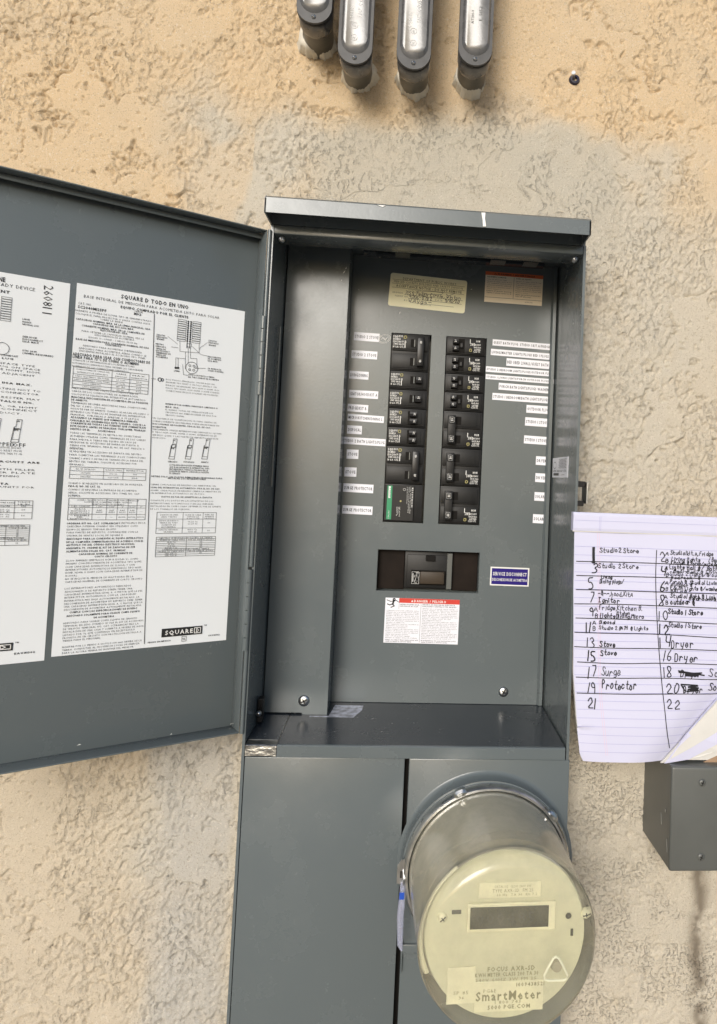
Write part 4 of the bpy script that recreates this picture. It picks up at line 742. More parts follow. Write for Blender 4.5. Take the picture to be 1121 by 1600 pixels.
# orange warning
o_, xf, w_, h_ = sticker('warning_label', *lay(705, 72), *lay(965, 229), YD, 'beige', 'beige warning sticker with an orange header', -.8)
P_ = Print(); P_.fill([(0, h_ * .885), (w_, h_ * .885), (w_, h_), (0, h_)]); P_.build('header_band', 'orange', o_, up(xf, .0004))
P_ = Print(); P_.text('WARNING / ADVERTENCIA', w_ * .2, h_ * .94, .0023, w_ * .66, True); P_.line([(w_ * .15, h_ * .905), (w_ * .17, h_ * .97), (w_ * .19, h_ * .905)], .0004, True)
P_.text('EQUIPMENT DAMAGE', w_ * .03, h_ * .83, .0015, w_ * .33, True); P_.text('DAÑO AL EQUIPO', w_ * .53, h_ * .83, .0015, w_ * .27, True)
paras(P_, w_ * .03, w_ * .46, h_ * .28, h_ * .78, 8, .0013, 0, (6, 7)); paras(P_, w_ * .53, w_ * .97, h_ * .22, h_ * .78, 9, .0013, 1, (7, 8)); P_.line([(w_ * .495, h_ * .18), (w_ * .495, h_ * .86)], .0004); P_.line([(.0005, h_ * .16), (w_ - .0005, h_ * .16)], .0004)
P_.text('QGH52356', w_ * .7, h_ * .08, .0014, w_ * .14, False)
P_.build('lettering', 'ink', o_, up(xf, .0006))
# service disconnect plate
o_, xf, w_, h_ = sticker('service_disconnect_plate', *lay2(728, 592 - 590 + 590 * 0 + 0), *lay2(903, 0), YD, 'white', 'x') if False else sticker('service_disconnect_plate', 520 + 728 / k, 820 + 193 / k, 520 + 903 / k, 820 + 284 / k, YD, 'whiteink', 'purple plate with a white rim reading SERVICE DISCONNECT', -.4, th=.0012)
P_ = Print(); m_ = .0017; P_.fill([(m_, m_), (w_ - m_, m_), (w_ - m_, h_ - m_), (m_, h_ - m_)]); P_.build('plate_face', 'purple', o_, up(xf, .0014))
P_ = Print(); P_.text('SERVICE DISCONNECT', w_ * .06, h_ * .64, .0043, w_ * .88, True); P_.text('DESCONEXION DE ACOMETIDA', w_ * .05, h_ * .33, .0034, w_ * .90, True); P_.build('lettering', 'whiteink', o_, up(xf, .0016))
# danger label
o_, xf, w_, h_ = sticker('danger_label', 520 + 244 / k, 820 + 336 / k, 520 + 577 / k, 820 + 551 / k, YD, 'white', 'white danger label with a red header and a struck figure', -.3)
P_ = Print(); P_.fill([(w_ * .185, h_ * .895), (w_, h_ * .895), (w_, h_), (w_ * .185, h_)]); P_.build('header_band', 'red', o_, up(xf, .0004))
P_ = Print(); P_.text('DANGER / PELIGRO', w_ * .38, h_ * .945, .0030, w_ * .44, True); P_.fill([(w_ * .345, h_ * .92), (w_ * .372, h_ * .92), (w_ * .358, h_ * .972)]); P_.build('header_lettering', 'whiteink', o_, up(xf, .0006))
P_ = Print(); q_ = [(w_ * a, h_ * b_) for a, b_ in ((.03, .94), (.08, .90), (.10, .93))]
P_.circle(w_ * .115, h_ * .965, .0012, .0012, 10)
for pts, ww in (([(.02, .95), (.07, .92), (.11, .93)], .0009), ([(.11, .93), (.15, .94), (.175, .91)], .0008), ([(.11, .94), (.10, .86)], .0022), ([(.10, .87), (.06, .84), (.03, .86)], .0012), ([(.10, .86), (.12, .82), (.08, .79)], .0012)): P_.line([(w_ * a, h_ * b_) for a, b_ in pts], ww)
P_.line([(w_ * .48, h_ * .02), (w_ * .48, h_ * .88)], .0003); P_.line([(w_ * .185, h_ * .76), (w_ * .185, h_ * .99)], .0003)
P_.text('HAZARD OF ELECTRIC SHOCK,', w_ * .2, h_ * .86, .0014, w_ * .26, True); P_.text('EXPLOSION OR ARC FLASH', w_ * .2, h_ * .82, .0014, w_ * .24, True); P_.text('PELIGRO DE DESCARGA ELÉCTRICA,', w_ * .50, h_ * .87, .0014, w_ * .45, True); P_.text('EXPLOSIÓN O DESTELLO POR ARQUEO', w_ * .50, h_ * .83, .0014, w_ * .46, True)
paras(P_, w_ * .02, w_ * .46, h_ * .10, h_ * .74, 17, .0014, 3); paras(P_, w_ * .50, w_ * .98, h_ * .10, h_ * .80, 19, .0014, 4)
P_.text('Failure to follow these instructions will', w_ * .02, h_ * .07, .0014, w_ * .44, True); P_.text('result in death or serious injury.', w_ * .02, h_ * .035, .0014, w_ * .36, True); P_.text('El incumplimiento de estas instrucciones podrá', w_ * .50, h_ * .07, .0014, w_ * .47, True); P_.text('causar la muerte o lesiones serias.', w_ * .50, h_ * .035, .0014, w_ * .36, True)
P_.build('lettering', 'ink', o_, up(xf, .0006))
# certification sticker on the right inner wall
ZZ = [(0, 0)]
def rwall(u, v):
    r = ray(u, v); tt = (XR - .0003) / r[0]; return tt * r[1] - CD, tt * r[2]
c0 = rwall(864, 718); c1 = rwall(888, 711.5); c2 = rwall(888, 744); c3 = rwall(864, 748)
y0_, y1_ = (c0[0] + c3[0]) / 2, (c1[0] + c2[0]) / 2; y0_ = min(y0_, YD - .006); zt_, zb = (c0[1] + c1[1]) / 2, (c2[1] + c3[1]) / 2
b_ = B(); b_.box(XR - .0005, XR - .0001, y1_, y0_, zb, zt_); o_ = b_.build('certification_sticker', 'white', panel, 'small white certification sticker on the right inner side wall')
W_2, H_2 = y0_ - y1_, zt_ - zb; P_ = Print()
P_.line([(W_2 * (.17 + .10 * math.cos(i / 16 * 6.283)), H_2 * (.62 + .17 * math.sin(i / 16 * 6.283))) for i in range(16)], .0006, True); P_.text('LISTED', W_2 * .05, H_2 * .33, .0018, W_2 * .22, True); P_.text('1234 567 CTL', W_2 * .33, H_2 * .33, .0022, W_2 * .6, True)
for i in range(7): P_.text('TYPE 3R ENCLOSURE', W_2 * (.42 + .04 * (i % 2)), H_2 * (.9 - i * .07), .0012, W_2 * (.5 - .08 * (i % 2)), True)
P_.fill([(W_2 * .1, H_2 * .1), (W_2 * .45, H_2 * .1), (W_2 * .45, H_2 * .22), (W_2 * .1, H_2 * .22)]); P_.text('EXP11', W_2 * .62, H_2 * .14, .0014, W_2 * .2)
P_.build('lettering', 'ink', o_, lambda a, b2: (XR - .0009, y0_ - a, zb + b2))

# ------------------------------------------------------------------ breakers
YF = YD - .0035     # breaker faces stand slightly proud of the deadfront
def legend(P_, Q, x, z, w_, h_, seed, mir):
    rr_ = random.Random(seed)
    if mir:
        Q.rect(x + w_ * .03, x + w_ * .19, z + h_ * .02, z + h_ * .22, w_ * .055)
        P_.text('HOM', x + w_ * .55, z + h_ * .88, h_ * .17, w_ * .35, True); P_.text('SWD', x + w_ * .08, z + h_ * .60, h_ * .22, w_ * .42, True)
        P_.text('120/240V', x + w_ * .42, z + h_ * .60, h_ * .14, w_ * .55, True); P_.text('HACR 10kA', x + w_ * .38, z + h_ * .38, h_ * .14, w_ * .6, True); P_.text('LISTED', x + w_ * .42, z + h_ * .18, h_ * .14, w_ * .55, True); P_.text('CLASS CTL', x + w_ * .34, z + h_ * .02, h_ * .12, w_ * .6, True)
        P_.line([(x + w_ * .06, z + h_ * .7), (x + w_ * .06, z + h_)], w_ * .05)
    else:
        Q.rect(x + w_ * .79, x + w_ * .97, z + h_ * .76, z + h_ * .97, w_ * .06)
        P_.text('SQD', x, z + h_ * .90, h_ * .17, w_ * .4, True); P_.text('E95', x + w_ * .42, z + h_ * .92, h_ * .14, w_ * .3, True); P_.text('HOM120', x, z + h_ * .68, h_ * .17, w_ * .55, True); P_.text('120/240', x, z + h_ * .47, h_ * .15, w_ * .6, True); P_.text('SWD HACR', x + w_ * .05, z + h_ * .27, h_ * .15, w_ * .75, True); P_.text('LR 22', x + w_ * .62, z + h_ * .5, h_ * .14, w_ * .36, True)
        P_.text('10 kA CTL', x, z + h_ * .05, h_ * .15, w_ * .8, True); P_.line([(x + w_ * .88, z), (x + w_ * .88, z + h_ * .55)], w_ * .06)
def breaker(col, k0, n, kind, amp, label):
    x0, x1 = (OP[0][0], OP[0][1]) if col == 0 else (OP[1][0], OP[1][1]); zt_ = T0 - .0008 - k0 * PIT; zb = T0 - .0008 - (k0 + n) * PIT + .0007
    W = x1 - x0; mir = col == 1; pad = .0010
    bx_ = B(); bx_.box(x0 + pad, x1 - pad * (2.2 if not mir else 1.4), YF + .0032, YF + .045, zb, zt_, .0005)
    poles = 2 if n == 2 and kind == 'two' else 1
    for j in range(poles if kind != 'surge' else 0):      # raised bezel of each pole
        c = (zt_ if j == 0 else zt_ - PIT); 
        bx_.box(x0 + .0018, x1 - .0040, YF + .0010, YF + .0031, c - PIT + .0022, c - .0016, .0006)
        bx_.box(x0 + .0034, x1 - .0085, YF, YF + .0009, c - PIT + .0042, c - .0030, .0003)
    o_ = bx_.build('circuit_breaker', 'black', panel, label, smooth=True)
    P_ = Print(); Q = Print(); A = Print()
    def X_(f_): return x0 + W * (f_ if not mir else f_)
    if kind == 'single':
        zc = (zt_ + zb) / 2 + .0003
        sl__ = B(); sl__.box(X_(.52), X_(.80), YF - .0004, YF + .0002, zc - .0052, zc + .0052, .0003); sl__.build('toggle_well', 'dark', o_)
        tg = B(); tg.prof([(YF, zc - .0046), (YF - .0070, zc - .0038), (YF - .0078, zc), (YF - .0070, zc + .0038), (YF, zc + .0046)], X_(.66), X_(.80)); tg.box(X_(.595), X_(.615), YF - .0016, YF, zc - .0046, zc + .0046, .0003)
        tg.build('toggle', 'handle', o_); st = B(); st.box(X_(.600), X_(.622), YF - .0022, YF - .0017, zc - .0042, zc + .0042); st.build('toggle_edge', 'paint', o_)
        A.text(amp, X_(.74), zc + .0012, .0026, .0036, True, rot=math.pi / 2, align='c'); A.build('amp_rating', 'whiteink', o_, onplane(YF - .0083))
        legend(P_, Q, X_(.04), zb + .0052, W * .30, .0150, k0, 0)
    elif kind == 'tandem':
        zc = (zt_ + zb) / 2 + .0002; bx0, bx1 = (X_(.52), X_(.68)) if not mir else (X_(.20), X_(.38))
        wl = B(); wl.box(bx0 - .001, bx1 + (.0005 if not mir else .004), YF - .0004, YF + .0002, zc - .0088, zc + .0088, .0003); wl.build('toggle_well', 'dark', o_)
        for s_ in (-1, 1):
            tg = B(); c = zc + s_ * .0046; hx_ = (X_(.55), X_(.72)) if not mir else (X_(.16), X_(.30)); tg.prof([(YF, c - .0036), (YF - .0062, c - .0030), (YF - .0068, c), (YF - .0062, c + .0030), (YF, c + .0036)], *hx_)
            tg.build('toggle', 'handle', o_); A.text(amp, (hx_[0] * .35 + hx_[1] * .65) if not mir else (hx_[0] * .5 + hx_[1] * .5) - .0006, c, .0024, .0034, True, rot=math.pi / 2 if not mir else math.pi / 2, align='c')
        if mir: ce = B(); ce.box(X_(.34), X_(.42), YF - .0030, YF - .0006, zc - .0035, zc + .0035, .0012); ce.build('tie_link', 'handle', o_)
        A.build('amp_rating', 'whiteink', o_, onplane(YF - .0074))
        legend(P_, Q, X_(.06) if not mir else X_(.57), zb + .0045, W * .29, .0160, k0, mir)
    elif kind == 'two':
        hx_ = (X_(.655), X_(.82)) if not mir else (X_(.12), X_(.31)); ca_, cb_ = zt_ - PIT / 2, zt_ - PIT * 1.5
        for c in (ca_, cb_):
            wl = B(); wa = (X_(.49), X_(.62)) if not mir else (X_(.31), X_(.45)); wl.box(*wa, YF - .0005, YF + .0002, c - .0052, c + .0052, .0003); wl.build('toggle_well', 'dark', o_)
            if not mir: st = B(); st.box(X_(.575), X_(.60), YF - .0014, YF - .0006, c - .0046, c + .0046); st.build('toggle_edge', 'jpaint', o_)
        tg = B(); tg.box(hx_[0], hx_[1], YF - .0095, YF - .0001, cb_ - .0062, ca_ + .0062, .0010)
        if mir:
            for c in (ca_, cb_): tg.box(hx_[0] + .0008, hx_[1] - .0008, YF - .0103, YF - .0096, c - .0048, c + .0048, .0003)
        tg.build('tie_bar_handle', 'handle' if not mir else 'black', o_, smooth=True)
        for c in (ca_, cb_):
            A.text(amp, (hx_[0] + hx_[1]) / 2, c, .0030, .0038, True, rot=math.pi / 2, align='c')
            if mir: A.rect(hx_[0] + .0024, hx_[1] - .0024, c - .0034, c + .0034, .00018)
        A.build('amp_rating', 'whiteink', o_, onplane(YF - .0106))
        if not mir: legend(P_, Q, X_(.05), zt_ - PIT + .0058, W * .34, .0158, k0, 0)
        else: legend(P_, Q, X_(.60), zb + .0040, W * .33, .0160, k0, 1)
    else:
        ov = B(); ov.box(x0 + .0014, x1 - .0135, YF, YF + .0030, zb + .0014, zt_ - .0014, .0005); ov.build('device_face', 'black', o_)
        P_.fill([(X_(.085), zb + .0028), (X_(.205), zb + .0028), (X_(.205), zt_ - .0022), (X_(.085), zt_ - .0022)]); P_.build('green_stripe', 'green', o_, onplane(YF - .0004)); P_ = Print()
        z0_ = zt_ - .0030; P_.fill([(X_(.115), z0_ - .0150), (X_(.165), z0_ - .0150), (X_(.165), z0_), (X_(.115), z0_)]); P_.text('Schneider', X_(.138), zb + .0035, .0018, .011, False, rot=math.pi / 2)
        for xx, w__, s_t, bo in ((.70, .026, 'HOM2175SB', 1), (.65, .034, 'Surge Protective Device Type 1', 0), (.61, .033, 'Dispositivo protector contra', 0), (.57, .022, 'sobretensiones 120/240 V', 0), (.40, .013, 'Status LED', 0), (.36, .010, 'Indicador', 0), (.33, .012, 'de estado', 0)):
            P_.text(s_t, X_(xx), (z0_ if xx > .5 else zb + .0195) - w__ + (0 if xx > .5 else .0), .0015, w__, bool(bo), rot=math.pi / 2)
        P_.circle(X_(.50), z0_ - .0035, .0016, .0004, 10); Q.fill([(X_(.42) + .0013 * math.cos(i), z0_ - .0185 + .0013 * math.sin(i)) for i in (0, 1, 2, 3, 4, 5)])
        G_ = Print(); G_.text('SQUARE D', X_(.150), z0_ - .0140, .0016, .012, True, rot=math.pi / 2); G_.build('stripe_lettering', 'green', o_, onplane(YF - .0008))
    P_.build('lettering', 'whiteink', o_, onplane(YF - .0006)); Q.build('yellow_mark', 'yellow', o_, onplane(YF - .0007))
    return o_
breaker(0, 0, 2, 'two', '40', 'double-pole breaker at the top of the left breaker column'); breaker(0, 2, 1, 'single', '20', 'single breaker under the top double-pole one, left column'); breaker(0, 3, 1, 'single', '20', 'lower of the two single-handle breakers, left column')
breaker(0, 4, 1, 'tandem', '20', 'upper tandem breaker of the left column'); breaker(0, 5, 1, 'tandem', '20', 'lower tandem breaker of the left column'); breaker(0, 6, 2, 'two', '40', 'double-pole breaker just above the green-striped surge protector'); breaker(0, 8, 2, 'surge', '', 'surge protector with a green stripe at the foot of the left column')
for i in range(4): breaker(1, i, 1, 'tandem', '20', ('topmost', 'second', 'third', 'lowest')[i] + ' tandem breaker of the right column')
for i, a_ in enumerate(('50', '30', '40')): breaker(1, 4 + 2 * i, 2, 'two', a_, ('upper', 'middle', 'lowest')[i] + ' double-pole breaker of the right column')
# main breaker in its window
def mb(x, y): return at(520 + x / k, 820 + y / k, YD + .012)
ma, mz = mb(335, 130); mb_, mz2 = mb(548, 298)
b_ = B(); b_.box(ma, mb_, YD + .010, YD + .03, OP[2][2] + .002, OP[2][3] - .002, .0008); b_.box(ma + .003, mb_ - .006, YD + .007, YD + .0099, OP[2][2] + .004, OP[2][3] - .006, .0008)
mo = b_.build('main_breaker', 'black', panel, 'main service breaker in the wide window below the branch breakers', smooth=True)
x0, z1 = mb(362, 205); x1, z0 = mb(518, 275)
b_ = B(); b_.box(x0, x1, YD + .0040, YD + .0069, z0, z1, .0008); b_.build('handle_well', 'dark', mo)
xm, _ = mb(412, 0); b_ = B(); b_.box(xm, x1 - .002, YD - .001, YD + .0039, z0 + .0015, z1 - .0008, .0015); b_.build('toggle', 'brown', mo, 'brown toggle of the main breaker', smooth=True)
P_ = Print(); hand(P_, '125', x0 + .002, z0 + .0035, .010, .0085, .0006); P_.text('ON', x0 + .006, z0 + .0150, .002, .004, True); P_.rect(x0 + .0012, xm - .001, z0 + .001, z1 - .002, .0003); P_.build('lettering', 'whiteink', mo, onplane(YD + .0036))
x0, z1 = mb(430, 138); x1, z0 = mb(472, 165); b_ = B(); b_.box(x0, x1, YD + .0035, YD + .0069, z0, z1, .0005); b_.build('trip_lug', 'dark', mo)
x0, z1 = mb(528, 138); x1, z0 = mb(545, 298); b_ = B(); b_.box(x0, x1, YD + .005, YD + .0095, OP[2][2] + .003, OP[2][3] - .003, .0006); b_.build('side_rail', 'jpaint', mo, 'lighter grey edge of the main breaker')
b_ = B(); b_.box(OP[2][0] + .0008, ma - .0004, YD + .014, YD + .029, OP[2][2] + .0006, OP[2][3] - .0006, .0005); BRN = mat('dark_brown_block', (.012, .008, .006), .6, spec=.12, var=.35, vscale=40); b_.build('filler_block', BRN, mo); b_ = B(); b_.box(mb_ + .0004, OP[2][1] - .0008, YD + .014, YD + .029, OP[2][2] + .0006, OP[2][3] - .0006, .0005); b_.build('filler_block', BRN, mo)
# scratches and chips on the deadfront
b_ = B()
for uu, vv, l, a in ((625, 489, .004, 1.3), (561, 453, .0012, 0), (737, 452, .002, .2)):
    x, z = at(uu, vv, YD - .0004); b_.prism([(x - l * .5 * math.cos(a), z - l * .5 * math.sin(a)), (x + .0006, z), (x + l * .5 * math.cos(a), z + l * .5 * math.sin(a)), (x - .0005, z + .0003)], YD - .0006, YD - .0001)
b_.build('paint_fleck', 'drip', panel)

# ================================================================== METER
TILT = .045
meter = thing('electric_meter', 'round yellowed electric meter plugged into the lower right of the grey panel', 'electric meter')
b_ = B(); b_.lathe([(.0880, -.0152), (.0892, -.019), (.0888, -.0235), (.0868, -.0262), (.0846, -.0262), (.0840, -.0225), (.0845, -.0155)], CX, CZ, 96); b_.build('sealing_ring', 'alu', meter, smooth=True)
for an in (math.radians(112), math.radians(40)):
    b_ = B(); pr = []
    for i in range(9):
        a = an + (i - 4) * .022; r_ = .0872 + .0014 * math.cos((i - 4) * .6); pr.append((CX + r_ * math.cos(a), -.0235, CZ + r_ * math.sin(a)))
    b_.tube(pr, [.001, .003, .0042, .0046, .0040, .0045, .0042, .003, .001], 8); b_.build('ring_clip', 'alu', meter, smooth=True)
cov = B(); pf = [(r_3, y_3 * 1.03 + .0005) for r_3, y_3 in [(.0832, -.0235), (.0834, -.030), (.0828, -.05), (.0822, -.08), (.0814, -.11), (.0810, -.128), (.0815, -.1300), (.0815, -.1318), (.0802, -.1330), (.0798, -.136), (.0788, -.1395), (.0766, -.1428), (.0735, -.1448), (.069, -.1460), (.05, -.1470), (.025, -.1475), (0.0002, -.1476)]]
cov.lathe(pf, CX, CZ, 96); cov.build('cover', 'cover', meter, smooth=True)
hb = B(); hb.lathe([(.0805, -.024), (.0800, -.06), (.0785, -.105), (.076, -.112), (0.0002, -.112)], CX, CZ, 160); hb.build('housing', 'shell', meter, smooth=True)
bz = B(); bz.tube([(CX + .0760 * math.cos(math.radians(q_)), -.127, CZ + .0760 * math.sin(math.radians(q_))) for q_ in range(128, 206, 3)], .0016, 8); bz.build('dial_bezel', 'dial2', meter, smooth=True)
YM = -.1255; dp = B(); dp.lathe([(.0735, YM + .002), (.0728, YM), (.0002, YM)], CX, CZ, 72); dpo = dp.build('dial_plate', 'dial', meter, smooth=True)
k8 = 3.114
def mp_(x, y, yy=YM):
    a_, z_ = at(600 + x / k8, 1180 + y / k8, yy); return a_ - TILT * (-yy - .02), z_
def mbx(name, x0, y0, x1, y1, ya, yb, mt, bev=.0005, lb=None):
    a0, zt_ = mp_(x0, y0); a1, zb = mp_(x1, y1); q_ = B(); q_.box(a0, a1, ya, yb, zb, zt_, bev); return q_.build(name, mt, meter, lb), (a0, a1, zb, zt_)
mbx('name_plate', 462, 612, 762, 684, YM - .0014, YM - .0002, 'dial2')
fr, _ = mbx('display_frame', 405, 706, 832, 840, YM - .0030, YM - .0002, 'dial2', .001)
ds, (a0, a1, zb, zt_) = mbx('display', 418, 722, 795, 822, YM - .0042, YM - .0031, 'lcd', .0004, 'dark rectangular liquid crystal display of the meter')
P_ = Print(); P_.text('000485', a0 + .004, (zb + zt_) / 2, (zt_ - zb) * .52, (a1 - a0) * .78, False); P_.text('kWh', a1 - .006, zb + .0022, .0018, .004); P_.build('digits', 'lcdink', ds, onplane(YM - .0045))
mbx('serial_label', 310, 1015, 440, 1190, YM - .0012, YM - .0002, 'dial2'); mbx('brand_label', 440, 1090, 770, 1230, YM - .0012, YM - .0002, 'dial2')
mbx('optical_port_mark', 330, 740, 375, 760, YM - .0009, YM - .0002, 'lcdink'); mbx('side_mark', 908, 845, 920, 880, YM - .0009, YM - .0002, 'lcdink')
x, z = mp_(285, 775); screw(x, YM, z, .0042, meter, .7, mt='dial2', prot=.004); x, z = mp_(980, 775); screw(x, YM, z, .0042, meter, .2, mt='dial2', prot=.004)
x, z = mp_(897, 781); b_ = B(); b_.lathe([(.0028, YM - .0012), (.0024, YM - .0016), (.0002, YM - .0016)], x, z, 16); b_.build('port_hole', 'lcdink', meter)
P_ = Print()
for x0, y0, x1, s_t, hh in ((535, 630, 715, 'CATALOG  CL200 240V 3W', .0022), (525, 650, 725, 'TYPE AXR-SD  FM 2S', .0030), (545, 670, 745, '60 Hz  TA 30  Kh 7.2', .0022), (500, 1028, 735, 'FOCUS AXR-SD', .0038), (440, 1055, 750, 'KWH METER CLASS 200 TA 30', .0032), (440, 1080, 740, '240V 60HZ 3W FM 2S', .0026), (640, 1105, 780, '1009438521', .0032), (335, 1137, 410, 'SP 85', .0030), (360, 1160, 390, '36', .0028), (480, 1132, 545, 'PG&E', .0030), (440, 1158, 765, 'SmartMeter', .0078), (535, 1188, 665, '1 800 743', .0030), (500, 1212, 710, '5000 PGE.COM', .0034)):
    a, z = mp_(x0, y0); a1_, _ = mp_(x1, y0); P_.text(s_t, a, z, hh, a1_ - a, hh > .003)
P_.build('lettering', 'dialink', dpo, onplane(YM - .0015))
b_ = B(); tri = [mp_(x_, y_, -.1512) for x_, y_ in ((828, 992), (808, 1026), (782, 1076), (784, 1094), (800, 1102), (880, 1102), (894, 1094), (896, 1078), (872, 1026), (854, 994), (840, 986))]; tri3 = [(a, -.1516, z) for a, z in tri]
b_.tube(tri3 + [tri3[0]], .0010, 8); b_.build('moulded_triangle', 'dial', meter, smooth=True)
x, z = mp_(838, 1020); b_ = B(); b_.lathe([(.0055, YM), (.0045, YM - .004), (.0002, YM - .004)], x, z, 16); b_.build('reset_button', 'shell', meter, smooth=True)
c_ = Vector((CX, -.02, CZ)); meter.matrix_world = Matrix.Translation(c_) @ Matrix.Rotation(TILT, 4, 'Z') @ Matrix.Translation(-c_)
# seal and its tag on the ring's left side
x0, z1 = at(627, 1338, -.018); x1, z0 = at(634, 1375, -.018); b_ = B(); b_.prism([(x0 - .0035, z0), (x0 - .0035, z1 - .006), (x0 + .001, z1), (x1 + .002, z1), (x1 + .002, z0)], -.021, -.0195); b_.build('ring_lug', 'alu', meter)
b_ = B(); b_.prism([(x0 - .0005, z0 + .006), (x0 - .0005, z0 + .013), (x0 + .0015, z0 + .013), (x0 + .0015, z0 + .006)], -.0214, -.0211); b_.build('lug_slot', 'ink', meter)
x, z = at(627.5, 1382, -.02); _, zl = at(627, 1470, -.02)
b_ = B(); b_.tube([(x + .0012, -.022, z + .006), (x + .001, -.0235, z - .008), (x, -.0235, z - .028), (x + .001, -.022, zl), (x + .003, -.022, zl - .006)], [.0024, .0034, .0036, .0030, .0012], 10); b_.build('plastic_seal', 'seal', meter, 'clear plastic tamper seal hanging on the ring', smooth=True)
b_ = B(); b_.box(x - .0022, x + .0028, -.0275, -.0268, z - .009, z - .002, .0006); b_.build('seal_insert', 'blue', meter, 'blue insert of the tamper seal')
b_ = B(); b_.tube([(x + .001, -.021, z + .018), (x + .002, -.026, z + .010), (x + .001, -.024, z + .003)], .0007, 6); b_.build('seal_wire', 'zinc', meter)
x0, z1 = at(628, 1474, -.001); x1, z0 = at(662, 1486, -.001); b_ = B(); b_.box(.0206, .050, -.0035, -.0006, z0 - .002, z1, .001); b_.box(.0200, .0215, -.0045, -.0006, z0 - .020, z1 + .004, .0006); b_.build('cover_latch', 'paint', panel, smooth=True)

# ================================================================== CONDUIT BODIES
GRP = 'grey conduit bodies going into the wall above the panel'
CL = ['leftmost and highest of the four grey conduit bodies above the panel', 'second grey conduit body from the left, lettered 3/4 with round marks', 'third grey conduit body from the left, above the middle of the panel', 'rightmost grey conduit body, nearest to the wall anchor']
def capsule(cx, w_, z0, z1, n=12):
    r_ = w_ / 2; return [(cx + r_ * math.cos(math.pi + math.pi * i / n), z0 + r_ + r_ * math.sin(math.pi + math.pi * i / n)) for i in range(n + 1)] + [(cx + r_ * math.cos(math.pi * i / n), z1 - r_ + r_ * math.sin(math.pi * i / n)) for i in range(n + 1)]
def conduit(ul, vl, ub, vb, i, r0=.0180, lean=0):
    """ul, vl: stub where it enters the wall; ub, vb: lowest point of the body's front"""
    t0 = thing('conduit_body', CL[i], 'conduit', GRP)
    xw, zlow = at(ul, vl, .08); xb, zb = at(ub, vb, .008); xb = (xb * .6 + xw * .4); zc = zlow + r0; yb, yf = .038, .006
    st = B(); prof_ = [(r0 * .97, .09), (r0 * .97, .036), (r0 * .97, .030)]; n_ = 28; vv = []
    for (r_, y_), fz in zip(prof_, (0, 1, 1)):
        for j in range(n_): a = 2 * math.pi * j / n_; vv.append(((xw * (1 - fz) + xb * fz) + r_ * math.cos(a), y_, (zc if fz == 0 else zb + r0 + .0005) + r_ * math.sin(a)))
    st.add(vv, [(i_ * n_ + j, i_ * n_ + (j + 1) % n_, (i_ + 1) * n_ + (j + 1) % n_, (i_ + 1) * n_ + j) for i_ in range(2) for j in range(n_)]); st.build('elbow_stub', 'pvc', t0, smooth=True)
    H_ = .30; bd = B(); rb = r0 + .0010
    # body: D-section tube, rounded at its foot
    rows = []; N_ = 28
    for zz, sc in ((0, .25), (.0012, .5), (.004, .78), (.009, .93), (.016, 1.0), (H_, 1.0)):
        row = []
        for j in range(N_):
            a = 2 * math.pi * j / N_; ca, sa = math.cos(a), math.sin(a)
            row.append((xb + rb * sc * abs(ca) ** .8 * (1 if ca > 0 else -1), (yb + yf) / 2 + .0165 * abs(sa) ** .8 * (1 if sa > 0 else -1) * (.55 + .45 * sc), zb + zz))
        rows += row
    bd.add(rows, [(i_ * N_ + j, i_ * N_ + (j + 1) % N_, (i_ + 1) * N_ + (j + 1) % N_, (i_ + 1) * N_ + j) for i_ in range(5) for j in range(N_)] + [tuple(range(N_))])
    bd.build('body', 'lid', t0, smooth=True)
    gk = B(); gk.prism(capsule(xb, rb * 2 + .0012, zb - .0012, zb + H_), .0062, .0082); gk.build('gasket', 'gasket', t0)
    ld = B(); cs = capsule(xb, rb * 2 + .0004, zb - .0004, zb + H_); ld.prism(cs, .0020, .0060); ld.build('lid_rim', 'rim', t0, smooth=True); ld = B()
    c1_ = capsule(xb, rb * 2 - .006, zb + .011, zb + H_ - .01); c2_ = capsule(xb, rb * 2 - .011, zb + .0155, zb + H_ - .014); n1_ = len(c1_)
    ld.add([(a, .0019, c) for a, c in c1_] + [(a, -.0012, c) for a, c in c2_], [(j, (j + 1) % n1_, n1_ + (j + 1) % n1_, n1_ + j) for j in range(n1_)] + [tuple(range(n1_, 2 * n1_))])
    lo = ld.build('cover_lid', 'lid', t0, smooth=True)
    screw(xb, .0019, zb + .0068, .0026, t0, .8, name='cover_screw')
    if i > 0:
        P_ = Print(); x = xb; r2 = -math.pi / 2 if False else math.pi / 2
        if i < 3:
            P_.text('E 20402', x - .0052, zb + .046, .0034, .018, False, rot=r2); P_.text('3/4" CO/EN', x + .0038, zb + .052, .0042, .032, True, rot=r2)
            for zz in (.028, .042): P_.circle(x - .0012, zb + zz, .0034, .0004, 16); P_.text('UL', x - .0012, zb + zz, .0030, .0034, True, rot=r2, align='c')
        else: P_.text('E 5152', x + .004, zb + .050, .0036, .018, False, rot=r2); P_.text('AT2H-3', x - .005, zb + .046, .0032, .016, False, rot=r2)
        P_.build('embossed_lettering', 'whiteink' if i < 3 else 'pvc', lo, onplane(-.0016))
    ck = B(); n_ = 120; rr_ = random.Random(i + 3); prv = []
    ph = [rr_.uniform(0, 6.28) for _ in range(4)]
    def bl_(a): return 1 + .07 * math.sin(2 * a + ph[0]) + .05 * math.sin(3 * a + ph[1]) + .035 * math.sin(7 * a + ph[2]) + .03 * math.sin(13 * a + ph[3]) + .02 * math.sin(29 * a + ph[0])
    off = (.0016, -.0012) if i == 1 else (-.0016, -.0008)
    prof_ = [(r0 * .9, .060), (r0 + .0005, .062), (r0 + .0012, .0680), (r0 + .0022, .0730), (r0 + .0032, .077), (r0 + .0036, .085)]
